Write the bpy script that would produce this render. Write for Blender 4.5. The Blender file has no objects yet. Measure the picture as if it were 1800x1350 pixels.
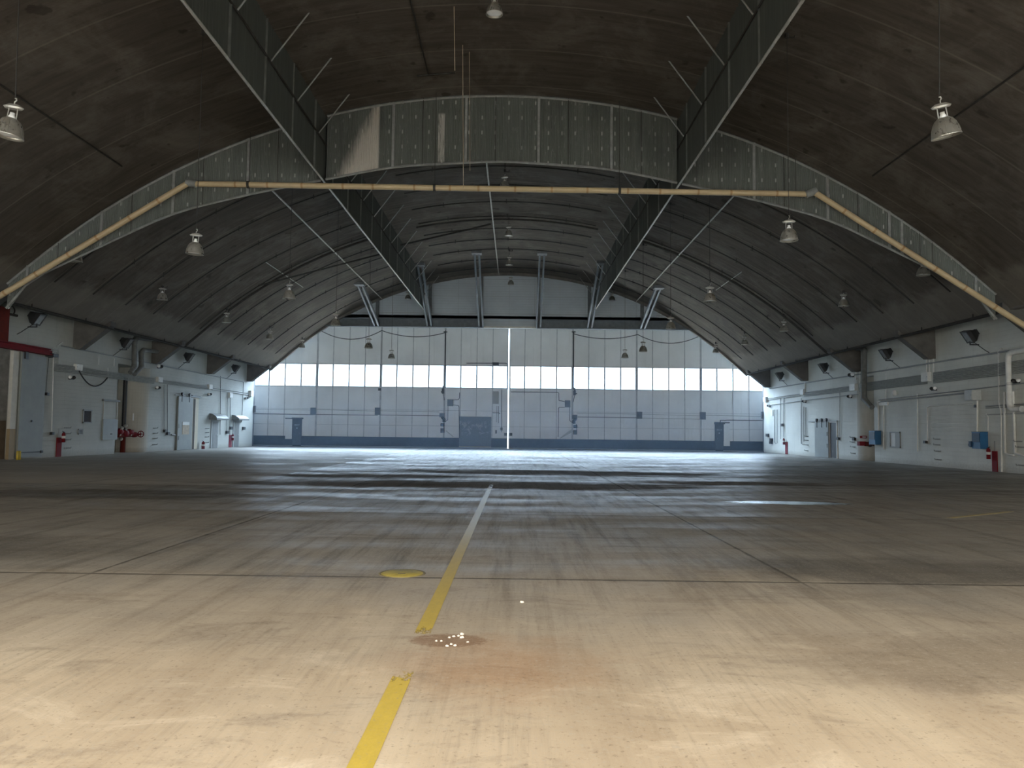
import bpy, math, random
from mathutils import Vector, Matrix
random.seed(7)
S = bpy.context.scene
COL = S.collection

# ------------------------------------------------------------------ camera
F_PX, CAM_X, CAM_H = 1350.0, 0.72, 1.53
PITCH, ROLL, YAW = math.radians(3.54), 0.012, math.radians(0.34)
_d = Vector((-math.sin(YAW)*math.cos(PITCH), math.cos(YAW)*math.cos(PITCH), math.sin(PITCH)))
_r0 = Vector((math.cos(YAW), math.sin(YAW), 0)); _u0 = _r0.cross(_d)
_r = _r0*math.cos(ROLL)+_u0*math.sin(ROLL); _u = -_r0*math.sin(ROLL)+_u0*math.cos(ROLL)
CP = Vector((CAM_X, 0, CAM_H))
cam = bpy.data.cameras.new('camera'); cam.sensor_width = 36; cam.lens = 36*F_PX/1800
cam.clip_start = 0.05; cam.clip_end = 500
camo = bpy.data.objects.new('camera', cam); COL.objects.link(camo)
M = Matrix((( _r.x, _u.x, -_d.x, CP.x), (_r.y, _u.y, -_d.y, CP.y), (_r.z, _u.z, -_d.z, CP.z), (0, 0, 0, 1)))
camo.matrix_world = M
S.camera = camo

# ------------------------------------------------------------------ render look
S.view_settings.view_transform = 'Standard'; S.view_settings.look = 'None'
S.view_settings.gamma = 1.0; S.view_settings.use_curve_mapping = False
S.view_settings.exposure = 0.55
S.cycles.use_denoising = True
S.cycles.max_bounces = 10; S.cycles.diffuse_bounces = 6; S.cycles.glossy_bounces = 4
S.cycles.transparent_max_bounces = 12

# ------------------------------------------------------------------ sky and sun
# overcast sky, front shaped for the hall's light: dim low, strongest at mid height; warm side behind the photographer, cool side beyond the far doors
BACK, LOW, MID, HIGH = 4.4, 4.2, 14.0, 60.0
W = bpy.data.worlds.new('sky'); S.world = W; W.use_nodes = True
wn = W.node_tree.nodes; wl = W.node_tree.links; wn.clear()
def wnode(k): return wn.new('ShaderNode'+k)
tc = wnode('TexCoord'); sx = wnode('SeparateXYZ'); wl.new(tc.outputs['Generated'], sx.inputs[0])
def wramp(sock, a, b, c0, c1):
    m = wnode('MapRange'); m.inputs[1].default_value = a; m.inputs[2].default_value = b; r_ = wnode('Mix'); r_.data_type = 'RGBA'
    wl.new(sock, m.inputs[0]); wl.new(m.outputs[0], r_.inputs[0])
    for k, c in ((6, c0), (7, c1)):
        if isinstance(c, tuple): r_.inputs[k].default_value = (*c, 1)
        else: wl.new(c, r_.inputs[k])
    return r_.outputs[2]
cool = (0.64, 0.83, 1.05); warm = (1.0, .92, .80)
low = wramp(sx.outputs['Z'], .088, .16, tuple(q*LOW for q in cool), tuple(q*MID for q in cool))
front = wramp(sx.outputs['Z'], .16, .42, low, tuple(q*HIGH for q in cool))
front = wramp(sx.outputs['Z'], .55, .78, front, tuple(q*HIGH*.15 for q in cool))     # sky cut dim overhead to hold down light on the far floor
skyc = wramp(sx.outputs['Y'], -.25, .25, tuple(q*BACK for q in warm), front)
bg = wnode('Background'); wo = wnode('OutputWorld'); wl.new(skyc, bg.inputs[0]); bg.inputs[1].default_value = 1; wl.new(bg.outputs[0], wo.inputs[0])
sun = bpy.data.lights.new('sun', 'SUN'); sun.energy = 9.0; sun.angle = 0.01; sun.color = (1, .92, .78)
suno = bpy.data.objects.new('sun', sun); COL.objects.link(suno)
suno.rotation_euler = (0, math.radians(38), 0)          # high over the right-hand side, along the doors
OPEN_Y, OPEN_H = 0.6, 5.2                               # the open doorway behind the photographer
def portal(name, loc, rot, sx_, sy_):
    l = bpy.data.lights.new(name, 'AREA'); l.shape = 'RECTANGLE'; l.size = sx_; l.size_y = sy_
    l.cycles.is_portal = True
    o = bpy.data.objects.new(name, l); COL.objects.link(o); o.location = loc; o.rotation_euler = rot
portal('doorway_portal', (0, OPEN_Y-.05, OPEN_H/2), (math.pi/2, 0, 0) if False else (-math.pi/2, 0, math.pi), 44, OPEN_H)
portal('window_portal', (0, 69.75, 6.45), (-math.pi/2, 0, 0), 46.5, 2.1)

# ------------------------------------------------------------------ geometry of the hall
XW = 22.1            # wall planes
XE = 20.5            # edge of the vault
YH = 66.0            # header wall at the far end
YD = 69.5            # hangar door leaves
def roof(x):
    x = abs(x)
    if x < 18.9: return 15.25-(28.6-math.sqrt(28.6**2-x*x))
    return 15.25-(28.6-math.sqrt(28.6**2-18.9**2))-(x-18.9)*.88
def ray(px, py): return _r*((px-900)/F_PX)+_u*((675-py)/F_PX)+_d
def on_y(px, py, Y):
    v = ray(px, py); return CP+v*(Y/v.y)
def on_wall(side, px, py, off=.05):
    v = ray(px, py); return CP+v*((side*(XW-off)-CAM_X)/v.x)
def on_roof(px, py, drop=.05):
    v = ray(px, py); lo, hi = 1, 120
    for _ in range(50):
        m = (lo+hi)/2; p = CP+v*m
        if p.z > (roof(p.x) if abs(p.x) < XE else 6.8)-drop: hi = m
        else: lo = m
    return CP+v*lo

# ------------------------------------------------------------------ materials
class NT:
    def __init__(s, name):
        s.m = bpy.data.materials.new(name); s.m.use_nodes = True
        s.t = s.m.node_tree; s.t.nodes.clear()
        s.out = s.t.nodes.new('ShaderNodeOutputMaterial')
    def n(s, k, **kw):
        x = s.t.nodes.new('ShaderNode'+k)
        for a, v in kw.items(): setattr(x, a, v)
        return x
    def put(s, sock, v):
        if hasattr(v, 'is_output'): s.t.links.new(v, sock)
        elif isinstance(v, (tuple, list)) and len(v) == 3 and sock.type == 'RGBA': sock.default_value = (*v, 1)
        else: sock.default_value = v
    def pos(s): return s.n('NewGeometry').outputs['Position']
    def obj(s): return s.n('TexCoord').outputs['Object']
    def scale(s, v, sc, rot=(0, 0, 0)):
        m = s.n('Mapping'); s.put(m.inputs[0], v); m.inputs['Scale'].default_value = sc; m.inputs['Rotation'].default_value = rot
        return m.outputs[0]
    def noise(s, v, scale=1, detail=4, rough=.55, dist=0):
        x = s.n('TexNoise'); s.put(x.inputs['Vector'], v); x.inputs['Scale'].default_value = scale
        x.inputs['Detail'].default_value = detail; x.inputs['Roughness'].default_value = rough
        x.inputs['Distortion'].default_value = dist
        return x.outputs['Fac']
    def white(s, v):
        x = s.n('TexWhiteNoise'); s.put(x.inputs['Vector'], v); return x.outputs['Value']
    def sep(s, v):
        x = s.n('SeparateXYZ'); s.put(x.inputs[0], v); return x.outputs
    def comb(s, x_, y_, z_):
        x = s.n('CombineXYZ')
        for i, v in enumerate((x_, y_, z_)): s.put(x.inputs[i], v)
        return x.outputs[0]
    def ma(s, op, a, b=0.0, c=0.0):
        x = s.n('Math', operation=op)
        for i, v in enumerate((a, b, c)): s.put(x.inputs[i], v)
        return x.outputs[0]
    def mr(s, v, a, b, c=0.0, d=1.0):
        x = s.n('MapRange'); s.put(x.inputs[0], v)
        for i, q in enumerate((a, b, c, d)): x.inputs[i+1].default_value = q
        return x.outputs[0]
    def mix(s, f, a, b, mode='MIX'):
        x = s.n('Mix', data_type='RGBA', blend_type=mode); s.put(x.inputs[0], f); s.put(x.inputs[6], a); s.put(x.inputs[7], b)
        return x.outputs[2]
    def band(s, v, centre, half, soft=.01):      # 1 inside |v-centre|<half
        d = s.ma('ABSOLUTE', s.ma('SUBTRACT', v, centre))
        return s.mr(d, half, half+soft, 1, 0)
    def bump(s, h, dist=.01, strength=1.0):
        x = s.n('Bump'); s.put(x.inputs['Height'], h); x.inputs['Distance'].default_value = dist; x.inputs['Strength'].default_value = strength
        return x.outputs[0]
    def bsdf(s, color, rough=.6, metal=0.0, normal=None, spec=None, **kw):
        x = s.n('BsdfPrincipled'); s.put(x.inputs['Base Color'], color); s.put(x.inputs['Roughness'], rough); s.put(x.inputs['Metallic'], metal)
        if normal is not None: s.put(x.inputs['Normal'], normal)
        if spec is not None: s.put(x.inputs['Specular IOR Level'], spec)
        for k, v in kw.items(): s.put(x.inputs[k], v)
        s.t.links.new(x.outputs[0], s.out.inputs[0]); return x
def simple(name, c, rough=.55, metal=0.0, var=.25, scale=4.0, **kw):
    t = NT(name); f = t.noise(t.pos(), scale, 5, .6)
    dark = tuple(q*(1-var) for q in c); lite = tuple(min(1, q*(1+var)) for q in c)
    t.bsdf(t.mix(t.mr(f, .3, .7), dark, lite), t.mr(f, .3, .7, rough*.85, min(1, rough*1.15)), metal, **kw)
    return t.m

def make_floor():
    t = NT('concrete_floor'); P = t.pos(); x, y, z = t.sep(P)
    # slab joints
    jy = t.ma('PINGPONG', t.ma('ADD', y, -8.1+6.23*20), 3.115)
    jx = t.ma('PINGPONG', t.ma('ADD', x, 3.7*21), 3.7)
    wob = t.ma('MULTIPLY', t.ma('SUBTRACT', t.noise(P, 3, 3), .5), .05)
    ly = t.mr(t.ma('ADD', jy, wob), .012, .04, 1, 0); lx = t.mr(t.ma('ADD', jx, wob), .01, .03, 1, 0)
    joint = t.ma('MAXIMUM', ly, lx)
    # slab to slab tone
    cy = t.ma('FLOOR', t.ma('DIVIDE', t.ma('ADD', y, -8.1+6.23*20), 6.23)); cx = t.ma('FLOOR', t.ma('DIVIDE', t.ma('ADD', x, 3.7*21), 7.4))
    tone = t.white(t.comb(cx, cy, 0.0))
    big = t.noise(P, .16, 5, .6, .6); mid = t.noise(t.scale(P, (1, .35, 1)), .9, 6, .65, .4)
    streak = t.noise(t.scale(P, (2.2, .12, 1)), 1.6, 6, .7); cross = t.noise(t.scale(P, (.18, 1.6, 1)), 1.2, 5, .7)
    brush = t.noise(t.scale(P, (22, .9, 1), (0, 0, .06)), 1.0, 4, .7)
    fine = t.noise(P, 26, 6, .75); grit = t.noise(P, 90, 3, .7)
    c = t.mix(t.mr(big, .3, .7), (.245, .236, .214), (.40, .385, .35))
    c = t.mix(t.mr(mid, .38, .72), c, (.38, .355, .31))
    c = t.mix(t.ma('MULTIPLY', t.mr(streak, .49, .66), .6), c, (.105, .10, .092))
    c = t.mix(t.ma('MULTIPLY', t.mr(cross, .56, .74), .6), c, (.085, .08, .075))
    c = t.mix(t.ma('MULTIPLY', t.mr(tone, 0, 1), .25), c, (.13, .125, .115))
    # tan dust blown in through the doorway, with a ragged edge
    edge = t.ma('ADD', y, t.ma('MULTIPLY', t.ma('SUBTRACT', t.noise(t.scale(P, (.5, .8, 1)), .55, 6, .65),   .5), 6.0))
    dust = t.mr(edge, 4.2, 9.2, 1, 0)
    dcol = t.mix(t.mr(mid, .35, .7), (.45, .355, .245), (.63, .53, .39))
    c = t.mix(t.ma('MULTIPLY', dust, .80), c, dcol)
    wn_ = t.noise(t.scale(P, (.8, 1.5, 1)), 1.1, 7, .72, .7)
    c = t.mix(t.ma('MULTIPLY', t.mr(wn_, .54, .68), .50), c, (.19, .155, .12))
    c = t.mix(t.ma('MULTIPLY', t.ma('MULTIPLY', t.mr(wn_, .44, .30), dust), .55), c, (.72, .63, .50))
    # reddish rust stains near the worn patch of the line
    rd = t.n('VectorMath', operation='DISTANCE'); t.put(rd.inputs[0], t.comb(x, y, 0.0)); rd.inputs[1].default_value = (.62, 5.15, 0)
    rr = t.ma('ADD', rd.outputs['Value'], t.ma('MULTIPLY', t.ma('SUBTRACT', t.noise(P, 2.2, 5), .5), 1.2))
    c = t.mix(t.ma('MULTIPLY', t.mr(rr, .2, .9, 1, 0), .55), c, (.36, .215, .12))
    sp = t.n('VectorMath', operation='DISTANCE'); t.put(sp.inputs[0], t.comb(t.ma('MULTIPLY', x, .62), y, 0.0)); sp.inputs[1].default_value = (.24*.62, 5.72, 0)
    sr = t.ma('ADD', sp.outputs['Value'], t.ma('MULTIPLY', t.ma('SUBTRACT', fine, .5), .12))
    c = t.mix(t.ma('MULTIPLY', t.mr(sr, .15, .19, 1, 0), .6), c, (.20, .105, .055))
    # newer, lighter slabs towards the left wall
    pat = t.ma('MULTIPLY', t.mr(t.ma('ADD', x, wob), -7.12, -7.06, 1, 0), t.mr(t.ma('ADD', y, wob), 20.5, 20.6, 0, 1))
    c = t.mix(t.ma('MULTIPLY', pat, .72), c, t.mix(t.mr(mid, .3, .7), (.52, .495, .44), (.62, .59, .53)))
    # dark damp stains: long one by the left slabs, one beside the puddle, two big oily ones
    def blot(cx_, cy_, rx, ry, amt, col, nz=1.0, cc=None):
        ux = t.ma('DIVIDE', t.ma('SUBTRACT', x, cx_), rx); uy = t.ma('DIVIDE', t.ma('SUBTRACT', y, cy_), ry)
        r2 = t.ma('SQRT', t.ma('ADD', t.ma('MULTIPLY', ux, ux), t.ma('MULTIPLY', uy, uy)))
        r2 = t.ma('ADD', r2, t.ma('MULTIPLY', t.ma('SUBTRACT', t.noise(t.scale(P, (.5, .9, 1)), 1.1, 6, .7), .5), nz*1.5))
        k = t.mr(r2, .6, 1.0, 1, 0)
        return k, t.mix(t.ma('MULTIPLY', k, amt), cc, col)
    _, c = blot(-8.6, 17.6, 4.2, 1.5, .6, (.07, .066, .06), 1, c)
    kp, c = blot(6.9, 17.5, 1.5, .55, .8, (.045, .043, .04), .8, c)
    _, c = blot(5.2, 8.9, 2.6, 1.0, .55, (.075, .072, .066), 1, c)
    _, c = blot(-7.0, 9.6, 3.5, 1.6, .5, (.08, .076, .07), 1, c)
    k1, c = blot(-.5, 22.0, 9.0, 2.0, .55, (.07, .07, .07), 1, c)
    k2, c = blot(2.5, 29.0, 8.0, 2.2, .45, (.08, .08, .08), 1, c)
    _, c = blot(5.0, 5.4, 3.0, .9, .4, (.14, .11, .08), 1, c)
    k3, c = blot(-4.0, 25.5, 4.0, 1.6, .5, (.08, .08, .08), 1, c); k4, c = blot(7.5, 24.0, 4.0, 1.2, .45, (.08, .08, .08), 1, c)
    kb_ = t.ma('MAXIMUM', t.ma('MAXIMUM', k1, k2), t.ma('MAXIMUM', k3, k4))
    c = t.mix(t.ma('MULTIPLY', t.mr(brush, .48, .68), t.mr(t.noise(P, .7, 4, .6), .4, .65, .08, .5)), c, t.mix(.45, c, (.05, .045, .04)))
    c = t.mix(t.ma('MULTIPLY', t.mr(fine, .54, .66), .6), c, (.42, .38, .32))
    c = t.mix(t.ma('MULTIPLY', t.mr(fine, .43, .33), .5), c, (.07, .06, .05))
    c = t.mix(t.ma('MULTIPLY', t.mr(grit, .58, .70), .55), c, (.5, .45, .38))
    # scraped pale flecks
    fl = t.ma('MULTIPLY', t.mr(t.noise(t.scale(P, (.6, 2.5, 1)), 9, 3, .6), .67, .70), t.mr(mid, .48, .6))
    c = t.mix(t.ma('MULTIPLY', fl, .7), c, (.58, .52, .43))
    c = t.mix(t.ma('MULTIPLY', t.ma('MAXIMUM', ly, t.ma('MULTIPLY', lx, t.mr(y, 7.5, 8.3, .12, 1))), .72), c, (.05, .046, .04))
    lip = t.ma('MULTIPLY', t.mr(t.ma('ADD', jy, wob), .04, .06, 0, 1), t.mr(t.ma('ADD', jy, wob), .06, .10, 1, 0))
    c = t.mix(t.ma('MULTIPLY', lip, t.mr(fine, .45, .6, 0, .5)), c, (.42, .39, .34))
    far_dark = t.mr(t.ma('ADD', y, t.ma('MULTIPLY', t.ma('SUBTRACT', mid, .5), 4.0)), 58.0, 65.0); c = t.mix(t.ma('MULTIPLY', far_dark, .9), c, (.075, .078, .08))  # floor coloured darker and duller towards the far doors
    rough = t.ma('ADD', t.mr(t.noise(t.scale(P, (.3, 1.2, 1)), .8, 6, .7), .3, .7, .30, .56), t.ma('MULTIPLY', dust, .35))
    rough = t.ma('ADD', rough, t.ma('ADD', t.ma('MULTIPLY', pat, .06), t.ma('MULTIPLY', far_dark, .25)))
    rough = t.mix(kp, t.comb(rough, rough, rough), (.06, .06, .06))
    rough = t.sep(rough)[0]
    # polished slabs deeper in the hall, dusty ones by the doorway
    pol = t.ma('MULTIPLY', t.mr(y, 14.3, 14.36), t.mr(pat, 0, 1, 1, .5)); rough = t.ma('SUBTRACT', rough, t.ma('MULTIPLY', pol, .05))
    spec = t.ma('MULTIPLY', t.mr(t.noise(t.scale(P, (.22, .9, 1)), 1.0, 6, .7), .40, .60, .26, 1.0), t.mr(t.ma('MAXIMUM', kb_, far_dark), 0, 1, 1, .10)); spec = t.ma('MULTIPLY', spec, t.mr(pol, 0, 1, .85, 1.15))
    h = t.ma('ADD', t.ma('MULTIPLY', fine, .5), t.ma('MULTIPLY', brush, .5))
    h = t.ma('SUBTRACT', h, t.ma('MULTIPLY', joint, 1.5))
    nb = t.bump(h, .004, .55)
    shine = t.bsdf(c, rough, 0.0, nb, .5); matte = t.bsdf(c, 1.0, 0.0, nb, 0.0)
    fine2 = t.mr(t.noise(t.scale(P, (3.0, .35, 1)), 1.5, 5, .7), .35, .6, .45, 1.0)
    fac = t.ma('MINIMUM', t.ma('MULTIPLY', spec, fine2), 1.0); fac = t.sep(t.mix(kp, t.comb(fac, fac, fac), (1.0, 1.0, 1.0)))[0]
    mx = t.n('MixShader'); t.put(mx.inputs[0], fac); t.t.links.new(matte.outputs[0], mx.inputs[1]); t.t.links.new(shine.outputs[0], mx.inputs[2]); t.t.links.new(mx.outputs[0], t.out.inputs[0])
    return t.m
def make_ceiling():
    t = NT('board_formed_concrete'); P = t.pos(); x, y, z = t.sep(P)
    arc = t.ma('MULTIPLY', t.ma('ARCSINE', t.ma('DIVIDE', t.ma('MINIMUM', t.ma('MAXIMUM', x, -20.6), 20.6), 28.6)), 28.6)
    Q = t.comb(arc, y, 0.0)
    jy = t.ma('PINGPONG', t.ma('ADD', y, -23.9+2.93*30), 1.465)
    seam = t.mr(jy, .02, .05, 1, 0)
    plank = t.ma('PINGPONG', t.ma('ADD', y, 60), .1); pl = t.mr(plank, 0, .008, 1, 0)
    streak = t.noise(t.scale(Q, (.35, 3.5, 1)), 1.0, 6, .7); blot = t.noise(Q, .45, 6, .7, .5); blot2 = t.noise(Q, 1.3, 5, .7)
    c = t.mix(t.mr(streak, .3, .72), (.060, .050, .040), (.122, .103, .084))
    c = t.mix(t.ma('MULTIPLY', t.mr(blot, .48, .66), .6), c, (.18, .16, .135))
    c = t.mix(t.ma('MULTIPLY', t.mr(blot2, .60, .72), .55), c, (.05, .036, .026))
    c = t.mix(t.ma('MULTIPLY', t.mr(t.noise(Q, 1.0, 3, .5), .66, .70), .7), c, (.035, .026, .02))
    c = t.mix(t.ma('MULTIPLY', pl, .35), c, (.05, .04, .03))
    c = t.mix(t.ma('MULTIPLY', seam, .26), c, (.30, .26, .21))
    # bare, paler concrete along the springing
    spr = t.ma('MULTIPLY', t.mr(t.ma('ADD', t.ma('ABSOLUTE', arc), t.ma('MULTIPLY', t.ma('SUBTRACT', blot, .5), 1.5)), 20.7, 21.2), .35)
    c = t.mix(spr, c, (.27, .25, .215))
    t.bsdf(c, .85, 0.0, t.bump(t.ma('ADD', t.ma('MULTIPLY', streak, .6), t.ma('MULTIPLY', pl, -.6)), .01, .6), .25)
    return t.m
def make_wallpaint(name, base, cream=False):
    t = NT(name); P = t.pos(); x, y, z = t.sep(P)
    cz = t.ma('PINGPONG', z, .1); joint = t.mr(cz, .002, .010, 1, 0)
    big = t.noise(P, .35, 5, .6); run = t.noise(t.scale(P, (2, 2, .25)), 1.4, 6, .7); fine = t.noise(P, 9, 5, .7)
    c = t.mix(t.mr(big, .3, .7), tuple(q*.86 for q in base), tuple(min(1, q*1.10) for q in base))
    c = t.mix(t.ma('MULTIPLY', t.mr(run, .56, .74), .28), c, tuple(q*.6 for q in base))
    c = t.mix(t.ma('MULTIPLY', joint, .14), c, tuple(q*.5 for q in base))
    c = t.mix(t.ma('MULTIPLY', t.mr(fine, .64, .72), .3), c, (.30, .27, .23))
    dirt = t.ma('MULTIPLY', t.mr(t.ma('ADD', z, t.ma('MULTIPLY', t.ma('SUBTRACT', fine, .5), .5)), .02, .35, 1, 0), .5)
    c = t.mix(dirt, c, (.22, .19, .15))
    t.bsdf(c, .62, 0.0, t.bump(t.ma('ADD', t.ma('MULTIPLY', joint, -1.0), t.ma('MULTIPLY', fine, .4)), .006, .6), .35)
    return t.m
def make_curtain(chalk):
    t = NT('weathered_corrugated_sheet'+('_chalky' if chalk else '')); P = t.pos(); x, y, z = t.sep(P)
    u = t.ma('ADD', x, y)
    big = t.noise(P, .6, 5, .6); run = t.noise(t.scale(P, (9, 9, .5)), 1.0, 5, .65)
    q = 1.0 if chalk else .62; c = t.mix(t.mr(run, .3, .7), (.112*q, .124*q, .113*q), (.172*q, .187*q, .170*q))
    c = t.mix(t.ma('MULTIPLY', t.mr(big, .52, .7), .5), c, (.08, .09, .088))
    # pale fastener marks in rows
    fu = t.ma('PINGPONG', u, .27); fz = t.ma('PINGPONG', z, .31)
    wh = t.white(t.comb(t.ma('FLOOR', t.ma('DIVIDE', t.ma('ADD', u, .27), .54)), t.ma('FLOOR', t.ma('DIVIDE', t.ma('ADD', z, .31), .62)), 1.0))
    dot = t.ma('MULTIPLY', t.mr(fu, .015, .035, 1, 0), t.mr(fz, .05, .10, 1, 0))
    dot = t.ma('MULTIPLY', dot, t.mr(wh, .25, .35))
    if chalk: c = t.mix(t.ma('MULTIPLY', dot, .75), c, (.52, .53, .50))
    if chalk:
        # the big bleached patch of the centre sheet and the narrow one beside it
        fn = t.noise(t.scale(P, (14, 1, 1.2)), 1.0, 5, .7)
        a = t.ma('SUBTRACT', t.ma('ADD', t.ma('DIVIDE', t.ma('SUBTRACT', x, -6.95), 1.9), t.ma('MULTIPLY', t.ma('SUBTRACT', fn, .5), .55)), t.ma('MULTIPLY', t.ma('SUBTRACT', z, 11.6), .26))
        k = t.ma('MULTIPLY', t.mr(a, .05, .30), t.mr(x, -5.02, -4.95, 1, 0))
        k = t.ma('MULTIPLY', k, t.mr(x, -7.1, -6.9, 0, 1))
        c = t.mix(t.ma('MULTIPLY', k, .85), c, (.62, .58, .52))
        k2 = t.ma('MULTIPLY', t.band(x, -2.45, .12, .03), t.ma('MULTIPLY', t.mr(fn, .35, .5), t.band(z, 13.4, .95, .1)))
        c = t.mix(t.ma('MULTIPLY', k2, .8), c, (.6, .58, .54))
        k3 = t.ma('MULTIPLY', t.mr(t.noise(t.scale(P, (10, 10, 2.0)), 1.0, 4, .7), .58, .66), .35)
        c = t.mix(k3, c, (.34, .35, .33))
    t.bsdf(c, .5, 0.25, None, .4)
    return t.m
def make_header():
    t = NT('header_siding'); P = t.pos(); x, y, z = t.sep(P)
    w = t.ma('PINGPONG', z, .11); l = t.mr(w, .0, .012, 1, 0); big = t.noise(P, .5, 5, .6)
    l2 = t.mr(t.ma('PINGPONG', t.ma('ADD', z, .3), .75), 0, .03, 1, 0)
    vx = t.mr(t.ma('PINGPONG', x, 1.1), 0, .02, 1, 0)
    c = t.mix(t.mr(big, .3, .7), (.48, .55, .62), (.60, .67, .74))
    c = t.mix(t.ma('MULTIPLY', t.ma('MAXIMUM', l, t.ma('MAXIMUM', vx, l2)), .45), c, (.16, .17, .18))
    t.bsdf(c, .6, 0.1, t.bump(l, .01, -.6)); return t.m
def make_door_white():
    t = NT('door_white_paint'); P = t.pos(); x, y, z = t.sep(P)
    big = t.noise(P, .5, 5, .6); run = t.noise(t.scale(P, (3, 3, .2)), 1.2, 6, .7)
    sv = t.mr(t.ma('PINGPONG', x, .725), 0, .014, 1, 0)
    c = t.mix(t.mr(big, .3, .7), (.76, .77, .77), (.88, .89, .89))
    c = t.mix(t.ma('MULTIPLY', t.mr(run, .55, .75), .22), c, (.42, .42, .38))
    c = t.mix(t.ma('MULTIPLY', sv, .35), c, (.25, .27, .30))
    t.bsdf(c, .5, 0.0, None, .4); return t.m
def make_kick():
    t = NT('door_dark_kick_band'); P = t.pos(); f = t.noise(P, 3, 6, .7); g = t.noise(t.scale(P, (1, 1, 6)), 2, 5, .7)
    c = t.mix(t.mr(f, .3, .7), (.010, .014, .022), (.035, .042, .052))
    c = t.mix(t.mr(g, .64, .72, 0, .4), c, (.25, .26, .27))
    t.bsdf(c, .55); return t.m
def make_scuffed():
    t = NT('scuffed_steel_panel'); P = t.pos(); x, y, z = t.sep(P)
    f = t.noise(P, 2.2, 6, .7, .8); g = t.noise(P, 9, 5, .7)
    c = t.mix(t.mr(g, .3, .7), (.075, .085, .095), (.12, .13, .14))
    k = t.ma('MULTIPLY', t.mr(f, .52, .66), t.band(z, 1.75, .45, .4))
    c = t.mix(t.ma('MULTIPLY', k, .7), c, (.42, .44, .45))
    t.bsdf(c, .5, .2); return t.m
def make_stripes():
    t = NT('striped_sign_paint'); x, y, z = t.sep(t.pos())
    s = t.ma('PINGPONG', t.ma('SUBTRACT', t.ma('MULTIPLY', z, 1.25), x), .09)
    t.bsdf(t.mix(t.mr(s, .043, .047), (.03, .035, .045), (.72, .73, .72)), .5); return t.m
def make_pane():
    t = NT('clear_glass'); a = t.n('BsdfTransparent'); g = t.n('BsdfGlossy'); g.inputs['Roughness'].default_value = .02
    a.inputs[0].default_value = (.95, .97, .98, 1)
    m = t.n('MixShader'); f = t.mr(t.noise(t.pos(), 1.5), .3, .7, .05, .08); t.put(m.inputs[0], f)
    t.t.links.new(a.outputs[0], m.inputs[1]); t.t.links.new(g.outputs[0], m.inputs[2]); t.t.links.new(m.outputs[0], t.out.inputs[0])
    return t.m
def make_line(alpha_bias=0.0, col=(.60, .45, .075)):
    t = NT('worn_yellow_paint'); P = t.pos(); x, y, z = t.sep(P)
    fine = t.noise(P, 38, 4, .7); n1 = t.ma('ADD', t.ma('MULTIPLY', t.noise(t.scale(P, (6, 2.4, 1)), 2.0, 6, .75), .65), t.ma('MULTIPLY', fine, .35))
    c = t.mix(t.mr(n1, .3, .7), tuple(q*.72 for q in col), col)
    far = t.mr(y, 6.2, 14.0); c = t.mix(t.ma('MULTIPLY', far, .6), c, (.36, .32, .19))
    c = t.mix(t.ma('MULTIPLY', t.mr(fine, .56, .68), .5), c, (.32, .27, .17))
    worn = t.band(y, 5.42, .30, .55)                                   # rubbed away beside the rusty patch
    farw = t.mr(y, 17.0, 27.0, 0, .55)
    th = t.ma('ADD', t.ma('ADD', t.ma('MULTIPLY', worn, .42), farw), alpha_bias+.27)
    a = t.mr(t.ma('SUBTRACT', n1, th), -.03, .05)
    p = t.n('BsdfPrincipled'); t.put(p.inputs['Base Color'], c); t.put(p.inputs['Roughness'], t.mr(y, 6, 12, .6, .36)); t.put(p.inputs['Alpha'], a)
    t.t.links.new(p.outputs[0], t.out.inputs[0]); return t.m

FLOOR = make_floor(); CEIL = make_ceiling()
CREAM = make_wallpaint('cream_wall_paint', (.50, .485, .43))
GREYDOOR = simple('grey_door_paint', (.25, .27, .262), .5, 0, .12, 1.5)
CONC = simple('bare_concrete', (.105, .098, .09), .85, 0, .35, 1.6); CONCP = simple('haunch_concrete', (.155, .142, .128), .85, 0, .4, 1.4)
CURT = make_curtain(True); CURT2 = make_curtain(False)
BATTEN = simple('galvanised_batten', (.30, .31, .30), .5, .3); BATTEN_L = simple('dull_batten', (.17, .18, .17), .5, .3)
HEAD = make_header(); BLUEGREY = simple('blue_grey_steel', (.15, .175, .20), .5, .2); DARKBEAM = simple('dark_beam_steel', (.14, .155, .17), .55, .2)
DWHITE = make_door_white(); KICK = make_kick(); SCUFF = make_scuffed(); STRIPE = make_stripes(); PANE = make_pane()
MULL = simple('window_frame_paint', (.42, .44, .46), .5)
DARK = simple('dark_door_paint', (.055, .062, .078), .5); DBOX = simple('slate_box_paint', (.11, .125, .15), .5); BLK = simple('black_metal', (.022, .022, .024), .45)
LETTER = simple('pale_lettering', (.6, .62, .64), .5)
WHITEM = simple('white_painted_metal', (.70, .70, .67), .5, 0, .1); CONDUIT = simple('painted_conduit', (.46, .48, .475), .5, 0, .12)
RUNC = simple('grey_run_conduit', (.30, .315, .305), .6, 0, .15)
CONDD = simple('dull_conduit', (.27, .285, .285), .5, 0, .15)
DUCT = simple('grey_duct', (.17, .175, .17), .55, .1); PIPED = simple('dark_pipe', (.05, .047, .043), .95, spec=.1)
TAN = simple('tan_pipe_paint', (.53, .41, .245), .45, 0, .10, 2.0); TANR = simple('rusty_joint', (.40, .25, .12), .6)
RED = simple('red_paint', (.18, .013, .019), .7, 0, .2, spec=.2); REDD = simple('dull_red_steel', (.13, .022, .015), .8, 0, .25, spec=.15)
BLUE = simple('blue_plastic', (.02, .115, .26), .45, 0, .15); BLUED = simple('dark_blue_plastic', (.012, .045, .10), .5)
TANB = simple('tan_board', (.42, .33, .23), .6); CREAMP = simple('cream_panel', (.60, .53, .40), .6, 0, .08)
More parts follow.
